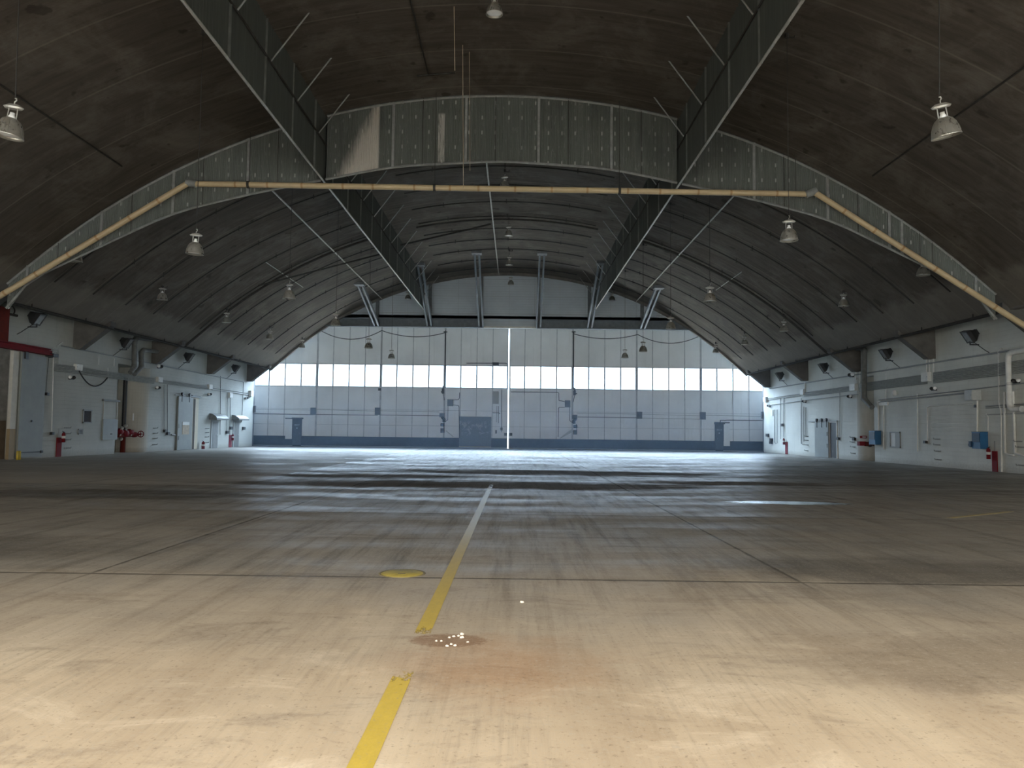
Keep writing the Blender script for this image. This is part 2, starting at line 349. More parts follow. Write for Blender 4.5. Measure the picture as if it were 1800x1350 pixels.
ALU = simple('lamp_aluminium', (.42, .405, .36), .3, .65, .2, 8); ALUG = simple('lamp_grey_metal', (.42, .41, .38), .4, .4)
LENS = simple('lamp_lens', (.86, .87, .86), .18, 0, .05); CABLE = simple('dark_cable', (.035, .032, .03), .7); ROPE = simple('pale_rope', (.33, .27, .2), .8)
LIGHTPIPE = simple('light_grey_pipe', (.42, .41, .38), .45, .2); GLASSD = simple('floodlight_glass', (.26, .265, .26), .15, 0)
YEL = make_line(); YELF = make_line(.13); YELP = simple('yellow_cover_paint', (.40, .33, .08), .6, 0, .3, 9)
BOLL = simple('bollard_yellow', (.55, .42, .06), .5); CHIP = simple('pale_concrete_chip', (.72, .68, .6), .8, 0, .1)
GROUND = simple('outside_ground', (.47, .42, .35), .9, 0, .15, .6)
DARKGLASS = simple('dark_window_glass', (.03, .018, .015), .12, 0, .3); WINLIT = simple('plain_white', (.72, .73, .72), .6, 0, .06); WINGR = simple('plain_grey', (.36, .37, .36), .6, 0, .06)
BROWNW = simple('brown_dado_paint', (.10, .075, .05), .7); POSTW = simple('post_white', (.62, .61, .56), .55, 0, .08); POSTT = simple('post_tan', (.34, .265, .165), .6, 0, .1)

# ------------------------------------------------------------------ mesh helpers (all in world metres)
class MB:
    def __init__(s): s.v = []; s.f = []; s.sm = []
    def add(s, vs, fs, smooth=False):
        b = len(s.v); s.v += [Vector(q) for q in vs]; s.f += [tuple(b+i for i in f) for f in fs]; s.sm += [smooth]*len(fs); return s
    def box(s, a, b):
        x0, x1 = sorted((a[0], b[0])); y0, y1 = sorted((a[1], b[1])); z0, z1 = sorted((a[2], b[2]))
        return s.add([(x0, y0, z0), (x1, y0, z0), (x1, y1, z0), (x0, y1, z0), (x0, y0, z1), (x1, y0, z1), (x1, y1, z1), (x0, y1, z1)],
                     [(0, 3, 2, 1), (4, 5, 6, 7), (0, 1, 5, 4), (1, 2, 6, 5), (2, 3, 7, 6), (3, 0, 4, 7)])
    def obox(s, mtx, size):
        h = [q/2 for q in size]
        vs = [mtx @ Vector((sx_*h[0], sy*h[1], sz*h[2])) for sz in (-1, 1) for sx_, sy in ((-1, -1), (1, -1), (1, 1), (-1, 1))]
        return s.add(vs, [(0, 3, 2, 1), (4, 5, 6, 7), (0, 1, 5, 4), (1, 2, 6, 5), (2, 3, 7, 6), (3, 0, 4, 7)])
    def prism(s, poly, off):
        n = len(poly); off = Vector(off); p = [Vector(q) for q in poly]
        return s.add(p+[q+off for q in p], [tuple(range(n))[::-1], tuple(range(n, 2*n))]+[(i, (i+1) % n, n+(i+1) % n, n+i) for i in range(n)])
    def tube(s, pts, r, n=8, caps=True):
        P = [Vector(p) for p in pts]; rr = r if isinstance(r, (list, tuple)) else [r]*len(P)
        T = []
        for i in range(len(P)):
            a = (P[i]-P[i-1]).normalized() if i else None; b = (P[i+1]-P[i]).normalized() if i < len(P)-1 else None
            t = a if b is None else b if a is None else (a+b)
            T.append(t.normalized() if t.length > 1e-6 else (a or b))
        ref = Vector((0, 0, 1)) if abs(T[0].z) < .9 else Vector((1, 0, 0))
        u = T[0].cross(ref).normalized(); vs = []; k = len(P)
        for i in range(k):
            u = (u-T[i]*u.dot(T[i])).normalized(); w = T[i].cross(u)
            sc = 1.0
            if 0 < i < k-1:
                c = T[i].dot((P[i+1]-P[i]).normalized()); sc = min(1.4, 1/max(c, .5))
            for j in range(n):
                a = 2*math.pi*j/n; vs.append(P[i]+(u*math.cos(a)+w*math.sin(a))*rr[i]*(sc if n > 4 else 1))
        fs = [(i*n+j, i*n+(j+1) % n, (i+1)*n+(j+1) % n, (i+1)*n+j) for i in range(k-1) for j in range(n)]
        s.add(vs, fs, n > 4)
        if caps: s.add(vs[:n], [tuple(range(n))[::-1]]); s.add(vs[-n:], [tuple(range(n))])
        return s
    def lathe(s, prof, c=(0, 0, 0), n=20, mtx=None):
        vs = []; k = len(prof)
        for r, z in prof:
            for j in range(n):
                a = 2*math.pi*j/n; q = Vector((r*math.cos(a), r*math.sin(a), z)); vs.append((mtx @ q) if mtx else q+Vector(c))
        return s.add(vs, [(i*n+j, i*n+(j+1) % n, (i+1)*n+(j+1) % n, (i+1)*n+j) for i in range(k-1) for j in range(n)], True)
    def build(s, name, mat, parent=None, origin=None, keep=False):
        if origin is None:
            if parent is not None: origin = parent['_o'] if '_o' in parent else (0, 0, 0)
            elif keep: origin = (0, 0, 0)
            else:
                lo = [min(q[i] for q in s.v) for i in range(3)]; hi = [max(q[i] for q in s.v) for i in range(3)]
                origin = ((lo[0]+hi[0])/2, (lo[1]+hi[1])/2, lo[2])
        o3 = Vector(origin)
        me = bpy.data.meshes.new(name); me.from_pydata([q-o3 for q in s.v], [], s.f); me.update()
        me.polygons.foreach_set('use_smooth', s.sm); me.materials.append(mat)
        o = bpy.data.objects.new(name, me); COL.objects.link(o); o['_o'] = tuple(o3)
        if parent is not None: o.parent = parent
        else: o.location = o3
        return o
def tag(o, label, cat, group=None):
    o['label'] = label; o['category'] = cat
    if group: o['group'] = group
    return o
def thing(name, loc, label, cat, group=None):
    o = bpy.data.objects.new(name, None); COL.objects.link(o); o.location = loc; o['_o'] = tuple(loc); o.empty_display_size = .2
    return tag(o, label, cat, group)
def struct(o): o['kind'] = 'structure'; return o
ORD = ['first', 'second', 'third', 'fourth', 'fifth', 'sixth', 'seventh', 'eighth', 'ninth', 'tenth', 'eleventh', 'twelfth', 'thirteenth']
def dup(root, loc, label, group):
    r = root.copy(); COL.objects.link(r); r.location = loc; r['label'] = label; r['group'] = group; r['_o'] = tuple(loc)
    for ch in root.children:
        if ch.name.split('.')[0] in ('cord', 'mount'): continue
        c = ch.copy(); COL.objects.link(c); c.parent = r
        for g in ch.children:
            d = g.copy(); COL.objects.link(d); d.parent = c
    return r

# ================================================================== THE SETTING
struct(MB().box((-27.5, OPEN_Y, -.3), (24.0, 70.2, 0)).build('floor', FLOOR, keep=True))
gm = MB()
gm.box((-150, -120, -.5), (150, OPEN_Y, -.02)); gm.box((-150, 70.2, -.5), (150, 160, -.02))
gm.box((-150, OPEN_Y, -.5), (-27.5, 70.2, -.02)); gm.box((24, OPEN_Y, -.5), (150, 70.2, -.02))
struct(gm.build('ground', GROUND, keep=True))
# vault: one curved shell with thickness
XS = [-XE, -18.9]+[-18.9+i*37.8/56 for i in range(1, 56)]+[18.9, XE]
cm = MB(); y0, y1 = OPEN_Y, YH+.3
vs = [];
for x in XS: vs += [(x, y0, roof(x)), (x, y1, roof(x)), (x, y0, roof(x)+.3), (x, y1, roof(x)+.3)]
fs = []
for i in range(len(XS)-1):
    a = 4*i; b = a+4; fs += [(a, a+1, b+1, b), (a+2, b+2, b+3, a+3), (a, b, b+2, a+2), (a+1, a+3, b+3, b+1)]
fs += [(0, 2, 3, 1), (len(vs)-4, len(vs)-3, len(vs)-1, len(vs)-2)]
cm.add(vs, fs, False); ce = struct(cm.build('ceiling', CEIL, keep=True))
# side walls, with the recess for the risers and the rounded pier behind it
def side_wall(side, name, y_start, ya, yb, yc):
    w = MB(); X = lambda q: side*q
    w.box((X(XW), y_start, 0), (X(XW+.4), ya, 5.15)); w.box((X(XW), OPEN_Y, 5.15), (X(XW+.4), YH+.5, 7.45))
    w.box((X(XW+.0), yc, 0), (X(XW+.4), YH+.5, 5.15))
    w.box((X(XW+1.35), ya-.3, 0), (X(XW+1.7), yc+.5, 5.15)); w.box((X(XW+.4), ya-.3, 0), (X(XW+1.35), ya, 5.15))
    w.box((X(XW+.4), ya-.3, 5.15), (X(XW+1.7), yc+.5, 5.4))
    w.box((X(19.7), OPEN_Y, 7.46), (X(XW+.5), YH+.5, 7.7))
    o = struct(w.build(name, WALLP, keep=True))
    # rounded pier
    p = MB(); R = yc-yb; poly = [(X(XW), yc, 0)]
    for i in range(1, 13):
        a = math.pi/2*i/12; poly.append((X(XW+R-R*math.cos(a)), yc-R*math.sin(a), 0))
    poly.append((X(XW+R), yc, 0))
    p.prism(poly, (0, 0, 5.14)); struct(p.build('wall_pier', CREAM, keep=True)); return o
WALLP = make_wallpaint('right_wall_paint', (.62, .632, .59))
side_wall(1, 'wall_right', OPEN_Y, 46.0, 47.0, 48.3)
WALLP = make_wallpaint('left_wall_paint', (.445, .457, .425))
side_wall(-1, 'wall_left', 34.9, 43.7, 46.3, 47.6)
# the room beyond the opening at the near left
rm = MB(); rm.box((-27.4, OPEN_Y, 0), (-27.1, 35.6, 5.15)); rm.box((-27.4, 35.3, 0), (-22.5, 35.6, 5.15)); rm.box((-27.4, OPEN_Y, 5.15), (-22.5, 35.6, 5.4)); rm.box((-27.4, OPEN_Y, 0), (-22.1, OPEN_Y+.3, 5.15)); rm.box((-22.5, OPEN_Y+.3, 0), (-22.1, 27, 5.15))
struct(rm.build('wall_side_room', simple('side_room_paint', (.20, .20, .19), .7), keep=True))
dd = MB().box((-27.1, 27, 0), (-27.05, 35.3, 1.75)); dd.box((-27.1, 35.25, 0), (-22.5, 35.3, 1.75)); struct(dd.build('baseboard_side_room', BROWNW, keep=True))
# wall over the doorway behind the photographer
fw = MB(); xs = [-22.5+i*.75 for i in range(61)]
for a, b in zip(xs, xs[1:]):
    ra = roof(min(abs(a), XE)) if abs(a) < XE else 7.5; rb = roof(min(abs(b), XE)) if abs(b) < XE else 7.5
    fw.prism([(a, OPEN_Y, OPEN_H), (b, OPEN_Y, OPEN_H), (b, OPEN_Y, rb+.25), (a, OPEN_Y, ra+.25)], (0, -.3, 0))
struct(fw.build('wall_front', simple('front_wall_inside', (.3, .29, .27), .7), keep=True))
# header wall at the far end
hw = MB(); xs = [-24+i*.5 for i in range(97)]
for a, b in zip(xs, xs[1:]):
    def lo(x): return min(roof(min(abs(x), XE)), 10.44)-(.0 if roof(min(abs(x), XE)) > 10.44 else -.05)
    def hi(x): return max(roof(min(abs(x), XE))+.05, 11.25)
    hw.prism([(a, YH, lo(a)), (b, YH, lo(b)), (b, YH, hi(b)), (a, YH, hi(a))], (0, .25, 0))
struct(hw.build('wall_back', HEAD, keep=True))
ct = MB(); ct.box((-24.2, YH, 11.25), (24.2, 70.1, 11.5)); ct.box((-24.2, YH+.5, 0), (-23.7, 70.1, 11.25)); ct.box((23.7, YH+.5, 0), (24.2, 70.1, 11.25))
ct.box((-23.7, YH+.2, 0), (-22.5, YH+.5, 11.25)); ct.box((22.5, YH+.2, 0), (23.7, YH+.5, 11.25)); ct.box((-24.2, 69.62, 10.9), (24.2, 70.1, 11.4))
struct(ct.build('wall_door_pocket', simple('pocket_paint', (.35, .37, .38), .6), keep=True))
# dark beam along the foot of the header, open in the middle
for sgn in (-1, 1):
    b = MB(); b.box((sgn*2.45, YH-.12, 10.42), (sgn*15.9, YH+.02, 11.15)); b.box((sgn*2.45, YH-.35, 10.42), (sgn*16.0, YH+.02, 10.5)); b.box((sgn*2.45, YH-.2, 11.15), (sgn*14.6, YH, 11.22))
    struct(b.build('trim_%d' % (1 if sgn < 0 else 2), BLUEGREY, keep=True))
struct(MB().box((-2.2, YH-.12, 10.44), (2.45, YH-.02, 10.6)).build('trim_3', WHITEM, keep=True))
# ring beam where the vault meets the header
rb = MB()
for i in range(len(XS)-1):
    a, b = XS[i], XS[i+1]
    rb.prism([(a, YH-.25, roof(a)-.22), (b, YH-.25, roof(b)-.22), (b, YH-.25, roof(b)+.02), (a, YH-.25, roof(a)+.02)], (0, .26, 0))
struct(rb.build('trim_4', CONCP, keep=True))
# eave strips closing the gap between vault and wall, haunch brackets under them
n_trim = 5
for sgn in (-1, 1):
    e = MB(); e.box((sgn*(XE-.02), OPEN_Y, roof(XE)-.06), (sgn*(XE+.28), YH+.2, roof(XE)+.5)); struct(e.build('trim_%d' % n_trim, CONCP, keep=True)); n_trim += 1
    for yb in (30.95, 39.4, 47.9, 56.5, 64.9):
        h = MB(); h.prism([(sgn*XW, yb-.25, 5.5), (sgn*XW, yb-.25, 7.44), (sgn*(XE+.3), yb-.25, 7.3), (sgn*(XE+.3), yb-.25, 6.72), (sgn*(XE-.3), yb-.25, 6.94), (sgn*(XE-.3), yb-.25, 6.72), (sgn*(XW-.36), yb-.25, 5.5)], (0, .5, 0))
        struct(h.build('trim_%d' % n_trim, CONC, keep=True)); n_trim += 1

# ================================================================== FLOOR MARKINGS AND SMALL THINGS ON THE FLOOR
tag(MB().box((-.03, OPEN_Y+.2, 0.0005), (.09, 48, .003)).build('floor_line', YEL), 'worn yellow line painted along the middle of the concrete floor', 'floor line')
p0 = Vector((8.95, 14.7, 0)); p1 = Vector((11.0, 16.1, 0)); d = (p1-p0).normalized(); nrm = Vector((-d.y, d.x, 0))*.06
tag(MB().prism([p0-nrm, p1-nrm, p1+nrm, p0+nrm], (0, 0, .003)).build('floor_line', YELF), 'faint short yellow line slanting across the floor towards the right wall', 'floor line')
mh = thing('manhole_cover', (-.48, 8.32, 0), 'round yellow painted manhole cover in the floor beside the long line', 'manhole cover')
MB().lathe([(0, .006), (.215, .006), (.222, .002), (.222, -.01)], (-.48, 8.32, 0), 32).build('lid', YELP, mh)
MB().lathe([(.226, 0), (.226, .004), (.25, .004), (.25, 0)], (-.48, 8.32, 0), 32).build('rim', simple('cover_rim', (.2, .17, .09), .7), mh)
MB().box((-.52, 8.27, .006), (-.44, 8.29, .0075)).build('pick_slot', BLK, mh)
chips = [(790, 1121), (797, 1119), (806, 1118), (812, 1115), (786, 1136), (793, 1133), (800, 1135), (776, 1127), (822, 1129), (917, 1059), (767, 1127), (811, 1121)]
for i, (px, py) in enumerate(chips):
    v = ray(px, py); p = CP+v*(-CAM_H/v.z); b = MB(); r = random.uniform(.009, .02)
    pts = [Vector((random.uniform(.7, 1.2)*math.cos(a), random.uniform(.6, 1.0)*math.sin(a), 0))*r for a in [j*math.pi/3 for j in range(6)]]
    top = [q*.6+Vector((0, 0, r*random.uniform(.5, .8))) for q in pts]
    b.add([p+q for q in pts+top], [tuple(range(6))[::-1], tuple(range(6, 12))]+[(j, (j+1) % 6, 6+(j+1) % 6, 6+j) for j in range(6)])
    tag(b.build('concrete_chip', CHIP), 'small pale concrete chip lying by the rusty patch on the floor', 'rubble', 'concrete chips around the rusty patch')

# ================================================================== HANGAR DOORS
BAY = 5.8
def door_y(i): return YD
leaf_labels = [
 'white hangar door leaf against the left wall, holding a dark exit door',
 'second white hangar door leaf from the left wall, plain with a window strip',
 'third white hangar door leaf from the left wall, next to the drive motors',
 'white hangar door leaf with a big scuffed dark steel panel, left of the bright gap',
 'white hangar door leaf right of the bright gap, with a long bent conduit',
 'third white hangar door leaf from the right wall, beside the slanting arm',
 'second white hangar door leaf from the right wall, plain with a window strip',
 'white hangar door leaf against the right wall, holding a dark exit door']
EXIT_L = {'E': [(0, 0, .2, 1), (0, .85, .8, 1), (0, .42, .65, .58), (0, 0, .8, .15)], 'I': [(.3, 0, .5, 1)], 'T': [(0, .85, .8, 1), (.3, 0, .5, 1)]}
def exit_text(b, x0, z0, h, y):
    w = h*.75; xx = x0
    for ch in 'EXIT':
        if ch == 'X':
            for q in ((0, .8), (.8, 0)):
                b.prism([(xx+q[0]*w, y, z0), (xx+(q[0]+.2)*w, y, z0), (xx+(q[1]+.2)*w, y, z0+h), (xx+q[1]*w, y, z0+h)], (0, -.008, 0))
        else:
            for a in EXIT_L[ch]: b.box((xx+a[0]*w, y-.008, z0+a[1]*h), (xx+a[2]*w, y, z0+a[3]*h))
        xx += w*1.15
for i in range(8):
    x0 = -23.2+i*BAY+(.05 if i == 4 else 0)-(.0 if i else 0); x1 = -23.2+(i+1)*BAY-(.05 if i == 3 else 0)
    if i == 0: x0 -= .45
    if i == 7: x1 += .45
    yf = YD; yb = YD+.12
    L = thing('hangar_door_leaf', ((x0+x1)/2, YD+.06, 0), leaf_labels[i], 'hangar door', 'sliding hangar door leaves')
    # opening for the exit door in the end leaves
    hole = None
    if i == 0: hole = (on_y(514.5, 760, YD).x, on_y(529.5, 760, YD).x)
    if i == 7: hole = (on_y(1257.5, 770, YD).x, on_y(1271, 770, YD).x)
    up = MB().box((x0, yf, 7.48), (x1, yb, 10.95))
    up.build('upper_panel', DWHITE, L)
    lo_ = MB(); kb = MB()
    segs = [(x0, x1)] if not hole else [(x0, hole[0]), (hole[1], x1)]
    for a, b in segs: lo_.box((a, yf, .9), (b, yb, 5.41)); kb.box((a, yf-.012, .06), (b, yb, .9))
    if hole: lo_.box((hole[0], yf, 2.42), (hole[1], yb, 5.41)); kb.box((hole[0], yf, .0), (hole[1], yb, .12))
    if i == 3:
        pa = on_y(807, 760, YD).x; pb = on_y(863.5, 760, YD).x
        MB().box((pa, yf-.05, .1), (pb, yf-.013, 2.83)).build('steel_panel', SCUFF, L)
        MB().box((pa, yf-.06, .09), (pb, yf-.013, .15)).build('panel_sill', POSTT, L)
    lo_.build('lower_panel', DWHITE, L); kb.build('kick_band', KICK, L)
    fr = MB(); fr.box((x0, yf-.02, 5.38), (x1, yb, 5.46)); fr.box((x0, yf-.02, 7.42), (x1, yb, 7.5)); fr.build('window_frame', MULL, L)
    nb = 4; bx = [-23.2+i*BAY+k*BAY/4 for k in range(5)]
    bx[0] = x0+.06; bx[4] = x1-.06
    if i == 0: bx = [x0+.06]+[-23.2+k*1.45 for k in range(1, 4)]+[x1-.06]
    for k, xx in enumerate(bx):
        MB().box((xx-.06, yf-.02, 5.46), (xx+.06, yb, 7.42)).build('mullion', MULL, L)
    for k in range(4):
        MB().box((bx[k]+.06, yf+.05, 5.46), (bx[k+1]-.06, yf+.06, 7.42)).build('pane', PANE, L)
    rb = MB()
    for k in range(5):
        xx = -23.2+i*BAY+k*BAY/4; xx = min(max(xx, x0+.04), x1-.04)
        if hole and hole[0]-.04 < xx < hole[1]+.04: continue
        rb.box((xx-.03, yf-.03, .9), (xx+.03, yf, 5.38)); rb.box((xx-.03, yf-.03, 7.5), (xx+.03, yf, 10.9))
    for zz, k in ((3.35, 0), (1.95, 1)):
        rb.box((x0, yf-.012, zz), (hole[0] if hole and i == 0 and k else x1, yf, zz+.025))
    rb.build('seam_strips', MULL, L)
    MB().box((x0, yf+.02, .0), (x1, yb-.02, .07)).build('bottom_rail', CONDUIT, L)
    if hole:
        wd = MB().box((hole[0], yf-.03, .12), (hole[1], yf+.03, 2.45)).build('exit_door', DARK, L)
        fm = MB(); fm.box((hole[0]-.06, yf-.05, .9), (hole[0], yf, 2.5)); fm.box((hole[1], yf-.05, .9), (hole[1]+.05, yf, 2.5)); fm.box((hole[0]-.1, yf-.08, 2.42), (hole[1]+.16, yf, 2.55))
        fm.build('door_frame', DARK, L)
        t = MB(); xc = (hole[0]+hole[1])/2; exit_text(t, xc-.20, 1.83, .13, yf-.03); t.build('exit_lettering', LETTER, wd)
        MB().box((xc-.05, yf-.036, 1.56), (xc+.04, yf-.03, 1.65)).build('notice', LETTER, wd)
        MB().box((hole[1]-.14 if i == 0 else hole[0]+.16, yf-.07, 1.05), (hole[1]-.08 if i == 0 else hole[0]+.22, yf-.03, 1.2)).build('handle', DBOX, wd)
        if i == 7: MB().box((hole[1]+.04, yf-.02, .45), (on_y(1283, 770, YD).x, yf-.012, 2.45)).build('pale_panel', DWHITE, L); MB().box((hole[0]-.1, yf-.1, 2.5), (on_y(1282.5, 770, YD).x, yf, 2.60)).build('head_rail', DARK, L)
        else: MB().box((on_y(501.5, 760, YD).x, yf-.025, .62), (hole[0]-.06, yf-.012, 2.3)).build('pale_panel', DWHITE, L); MB().box((on_y(501, 760, YD).x, yf-.06, 2.42), (hole[0], yf, 2.52)).build('head_rail', DBOX, L)
YF = YD-.035
def flat_box(px, py, w, h, d, name, mat, label, cat, group=None, y=None):
    p = on_y(px, py, y or YF); k = p.y/F_PX
    return tag(MB().box((p.x-w*k/2, p.y-d, p.z-h*k/2), (p.x+w*k/2, p.y+.001, p.z+h*k/2)).build(name, mat), label, cat, group)
for px, py, w, h, lb in ((551, 723, 9, 12.5, 'first dark box from the left wall on the hangar doors, above the exit door'), (664, 723, 9, 12.5, 'second dark box from the left wall on the hangar doors'),
                         (1123.5, 730, 9.5, 12, 'second dark box from the right wall on the hangar doors'), (1235, 731, 9.5, 13, 'first dark box from the right wall on the hangar doors'),
                         (791.5, 708, 10, 12, 'grey switch box left of the scuffed steel panel, fed by bent conduits'), (997.5, 710, 9.5, 12, 'grey switch box right of the bright gap, fed by bent conduits')):
    o = thing('junction_box', on_y(px, py+h/2, YF), lb, 'electrical box', 'electrical boxes on the hangar doors'); p = on_y(px, py, YF); k = p.y/F_PX
    MB().box((p.x-w*k/2, p.y-.2, p.z-h*k/2), (p.x+w*k/2, p.y+.001, p.z+h*k/2)).build('body', DBOX, o)
    MB().box((p.x-w*k/2+.02, p.y-.215, p.z-h*k/2+.03), (p.x+w*k/2-.02, p.y-.2, p.z+h*k/2-.03)).build('lid', DBOX, o)
def motor(px, py, flip, label):
    p = on_y(px, py, YF); o = thing('drive_motor', p, label, 'motor', 'door drive motors'); s = flip; x, y, z = p
    MB().box((x-.28, y-.25, z+1.05), (x+.16, y+.001, z+1.42)).build('control_box', DBOX, o)
    MB().tube([(x-s*.05, y-.15, z+1.08), (x+s*.14, y-.2, z+.85), (x+s*.12, y-.2, z+.62)], .13, 10).build('motor_body', DARK, o)
    MB().lathe([(0, .12), (.17, .12), (.19, 0), (.17, -.14), (0, -.14)], (x, y-.2, z+.38), 14).build('gear_case', DARK, o)
    MB().box((x-.16, y-.3, z-.35), (x+.14, y+.001, z+.05)).build('brake_box', BLK, o)
    MB().tube([(x+.1, y-.05, z+.6), (x+.14, y-.05, z-.3)], .03, 6).build('cable', BLK, o)
motor(778, 754, 1, 'dark door drive motor stack left of the scuffed steel panel')
motor(1011, 757, -1, 'dark door drive motor stack right of the gap, beside the slanting arm')
for px, py, s, lb in ((779, 690, 1, 'small dark limit switch high on the doors, left of the gap'), (1010, 693, -1, 'small dark limit switch high on the doors, right of the gap')):
    p = on_y(px, py, YF); b = MB(); b.box((p.x-.12, p.y-.14, p.z-.1), (p.x+.1, p.y+.001, p.z+.35)); b.box((p.x-.06+s*.0, p.y-.12, p.z+.35), (p.x+.06, p.y, p.z+.6)); b.box((p.x-.2*s, p.y-.1, p.z), (p.x, p.y, p.z+.1)); b.tube([(p.x, p.y-.05, p.z-.1), (p.x+s*.12, p.y-.05, p.z-.7)], .03, 6)
    tag(b.build('limit_switch', DARK), lb, 'switch')
flat_box(667.5, 684.5, 5, 4.5, .1, 'sensor_box', DARK, 'tiny dark box under the window strip of the left doors', 'sensor')
flat_box(871.5, 699, 10.5, 22, .03, 'striped_sign', STRIPE, 'black and white diagonally striped board beside the gap between the doors', 'sign')
arm = MB(); a = on_y(984, 770.5, YF); b = on_y(1006, 756.5, YF); arm.prism([a+Vector((0, -.12, -.05)), a+Vector((.1, -.12, .12)), b+Vector((0, -.12, .16)), b+Vector((0, -.12, -.16))], (0, .13, 0))
tag(arm.build('slanting_arm', CONDUIT), 'pale slanting steel arm at the foot of the doors, right of the gap', 'arm')
a = on_y(784, 757, YF); b = on_y(797, 768, YF); tag(MB().tube([a+Vector((0, -.1, 0)), b+Vector((0, -.02, 0))], .03, 6).build('stay_rod', CONDUIT), 'thin slanting rod at the foot of the doors, left of the steel panel', 'rod')
def dline(pts, r, name, mat, label, cat='conduit', group=None, off=.05, n=6):
    return tag(MB().tube([on_y(px, py, YF)+Vector((0, -off, 0)) for px, py in pts], r, n).build(name, mat), label, cat, group)
G = 'conduits on the hangar doors'
dline([(443, 727), (551, 729)], .035, 'conduit', DARK, 'heavy dark horizontal conduit from the left wall to the first door box', group=G)
dline([(556, 728.5), (664, 730)], .03, 'conduit', DARK, 'dark horizontal conduit between the first two boxes on the left doors', group=G)
dline([(668, 729.5), (774, 731)], .03, 'conduit', DARK, 'dark horizontal conduit from the second left box to the drive motor', group=G)
dline([(443, 719.5), (546, 721)], .015, 'conduit', CONDD, 'thin upper conduit from the left wall towards the first door box', group=G)
dline([(556, 720), (660, 722.5)], .02, 'conduit', CONDD, 'thin upper conduit between the two boxes on the left doors', group=G)
dline([(668, 722), (772, 724)], .02, 'conduit', CONDD, 'thin upper conduit from the second left box to the motor', group=G)
dline([(1015, 733), (1119, 734.5)], .03, 'conduit', DARK, 'dark horizontal conduit from the right motor to the next box', group=G)
dline([(1128, 735), (1230, 737)], .02, 'conduit', CONDD, 'lower thin conduit between the two boxes on the right doors', group=G)
dline([(1015, 726.5), (1119, 728)], .018, 'conduit', CONDD, 'thin upper conduit from the right motor to the next box', group=G)
dline([(1128, 728), (1230, 731)], .015, 'conduit', CONDD, 'thin upper conduit between the two boxes on the right doors', group=G)
dline([(1240, 730), (1343, 732)], .02, 'conduit', CONDD, 'thin upper conduit from the last box to the right wall', group=G)
dline([(1265.5, 746), (1266, 739), (1280, 738.5), (1343, 739)], .035, 'conduit', DARK, 'dark conduit rising from the right exit door to the wall', group=G)
dline([(796, 703), (806, 702.5), (807.5, 700), (808, 690)], .03, 'conduit', DARK, 'bent conduit rising from the left grey switch box', group=G)
dline([(796, 712), (805, 712.5), (807, 715), (807.5, 770)], .025, 'conduit', DARK, 'conduit dropping from the left grey switch box along the steel panel', group=G)
dline([(787.5, 714), (787, 738), (782, 742)], .025, 'conduit', DARK, 'conduit dropping from the left grey switch box to the motor', group=G)
dline([(898, 689), (980, 689.5), (982, 691), (982.5, 704), (992.5, 706)], .03, 'conduit', DARK, 'long conduit under the windows from the gap to the right switch box', group=G)
dline([(992.5, 716), (983, 716), (981.5, 718), (981, 768)], .03, 'conduit', DARK, 'conduit dropping from the right switch box to the slanting arm', group=G)
dline([(1001, 716), (1001, 739), (1007, 744)], .025, 'conduit', DARK, 'conduit dropping from the right switch box to the motor', group=G)
dline([(820, 638.5), (889, 638.5), (892, 640), (892.5, 684)], .035, 'conduit', DARK, 'dark rail above the centre windows bending down beside the gap', group=G)
dline([(882, 685), (881.5, 760)], .03, 'conduit', DARK, 'vertical conduit right of the striped board', group=G)
dline([(866, 725.5), (877, 725.7), (879, 728)], .03, 'conduit', DARK, 'short bent conduit below the striped board', group=G)
dline([(873.5, 714), (873, 742)], .02, 'chain', DARK, 'thin chain hanging below the striped board', 'chain')
dline([(876.5, 714), (876.3, 744)], .02, 'conduit', DARK, 'thin straight rod hanging below the striped board', 'rod')
flat_box(881.5, 754, 4, 5, .12, 'push_button', DARK, 'small dark push button box beside the gap', 'switch')
flat_box(872, 759, 2.5, 6, .1, 'latch_plate', DARK, 'small dark latch between the steel panel and the gap', 'latch')
for px in (888.5, 898): flat_box(px, 763.5, 5, 5, .16, 'guide_block', BLK, 'black guide block low on the door edge %s of the bright gap' % ('left' if px < 892 else 'right'), 'guide')
for px in (893.3-1.6, 893.3+5.2)[:0]: pass
vmx = on_y(871, 641, YF); mb = MB(); mb.tube([vmx+Vector((-.28, -.15, 0)), vmx+Vector((.3, -.15, 0))], .16, 10); mb.box((vmx.x-.3, vmx.y-.1, vmx.z+.1), (vmx.x+.3, vmx.y, vmx.z+.2))
tag(mb.build('hoist_motor', DARK), 'dark cylindrical hoist motor above the windows left of the gap', 'motor')
# dark jambs at the wall ends
for sgn, px in ((-1, 439), (1, 1347)):
    b = MB(); xj = sgn*22.35; b.box((xj-.22, YH+.55, 0), (xj+.22, YH+.9, 10.4)); b.box((xj-.3*sgn-.1, YH+.5, 2.9), (xj-.3*sgn+.1, YH+.8, 3.5))
    tag(b.build('guide_post', DARK), 'dark steel guide post where the doors meet the %s wall' % ('left' if sgn < 0 else 'right'), 'post')
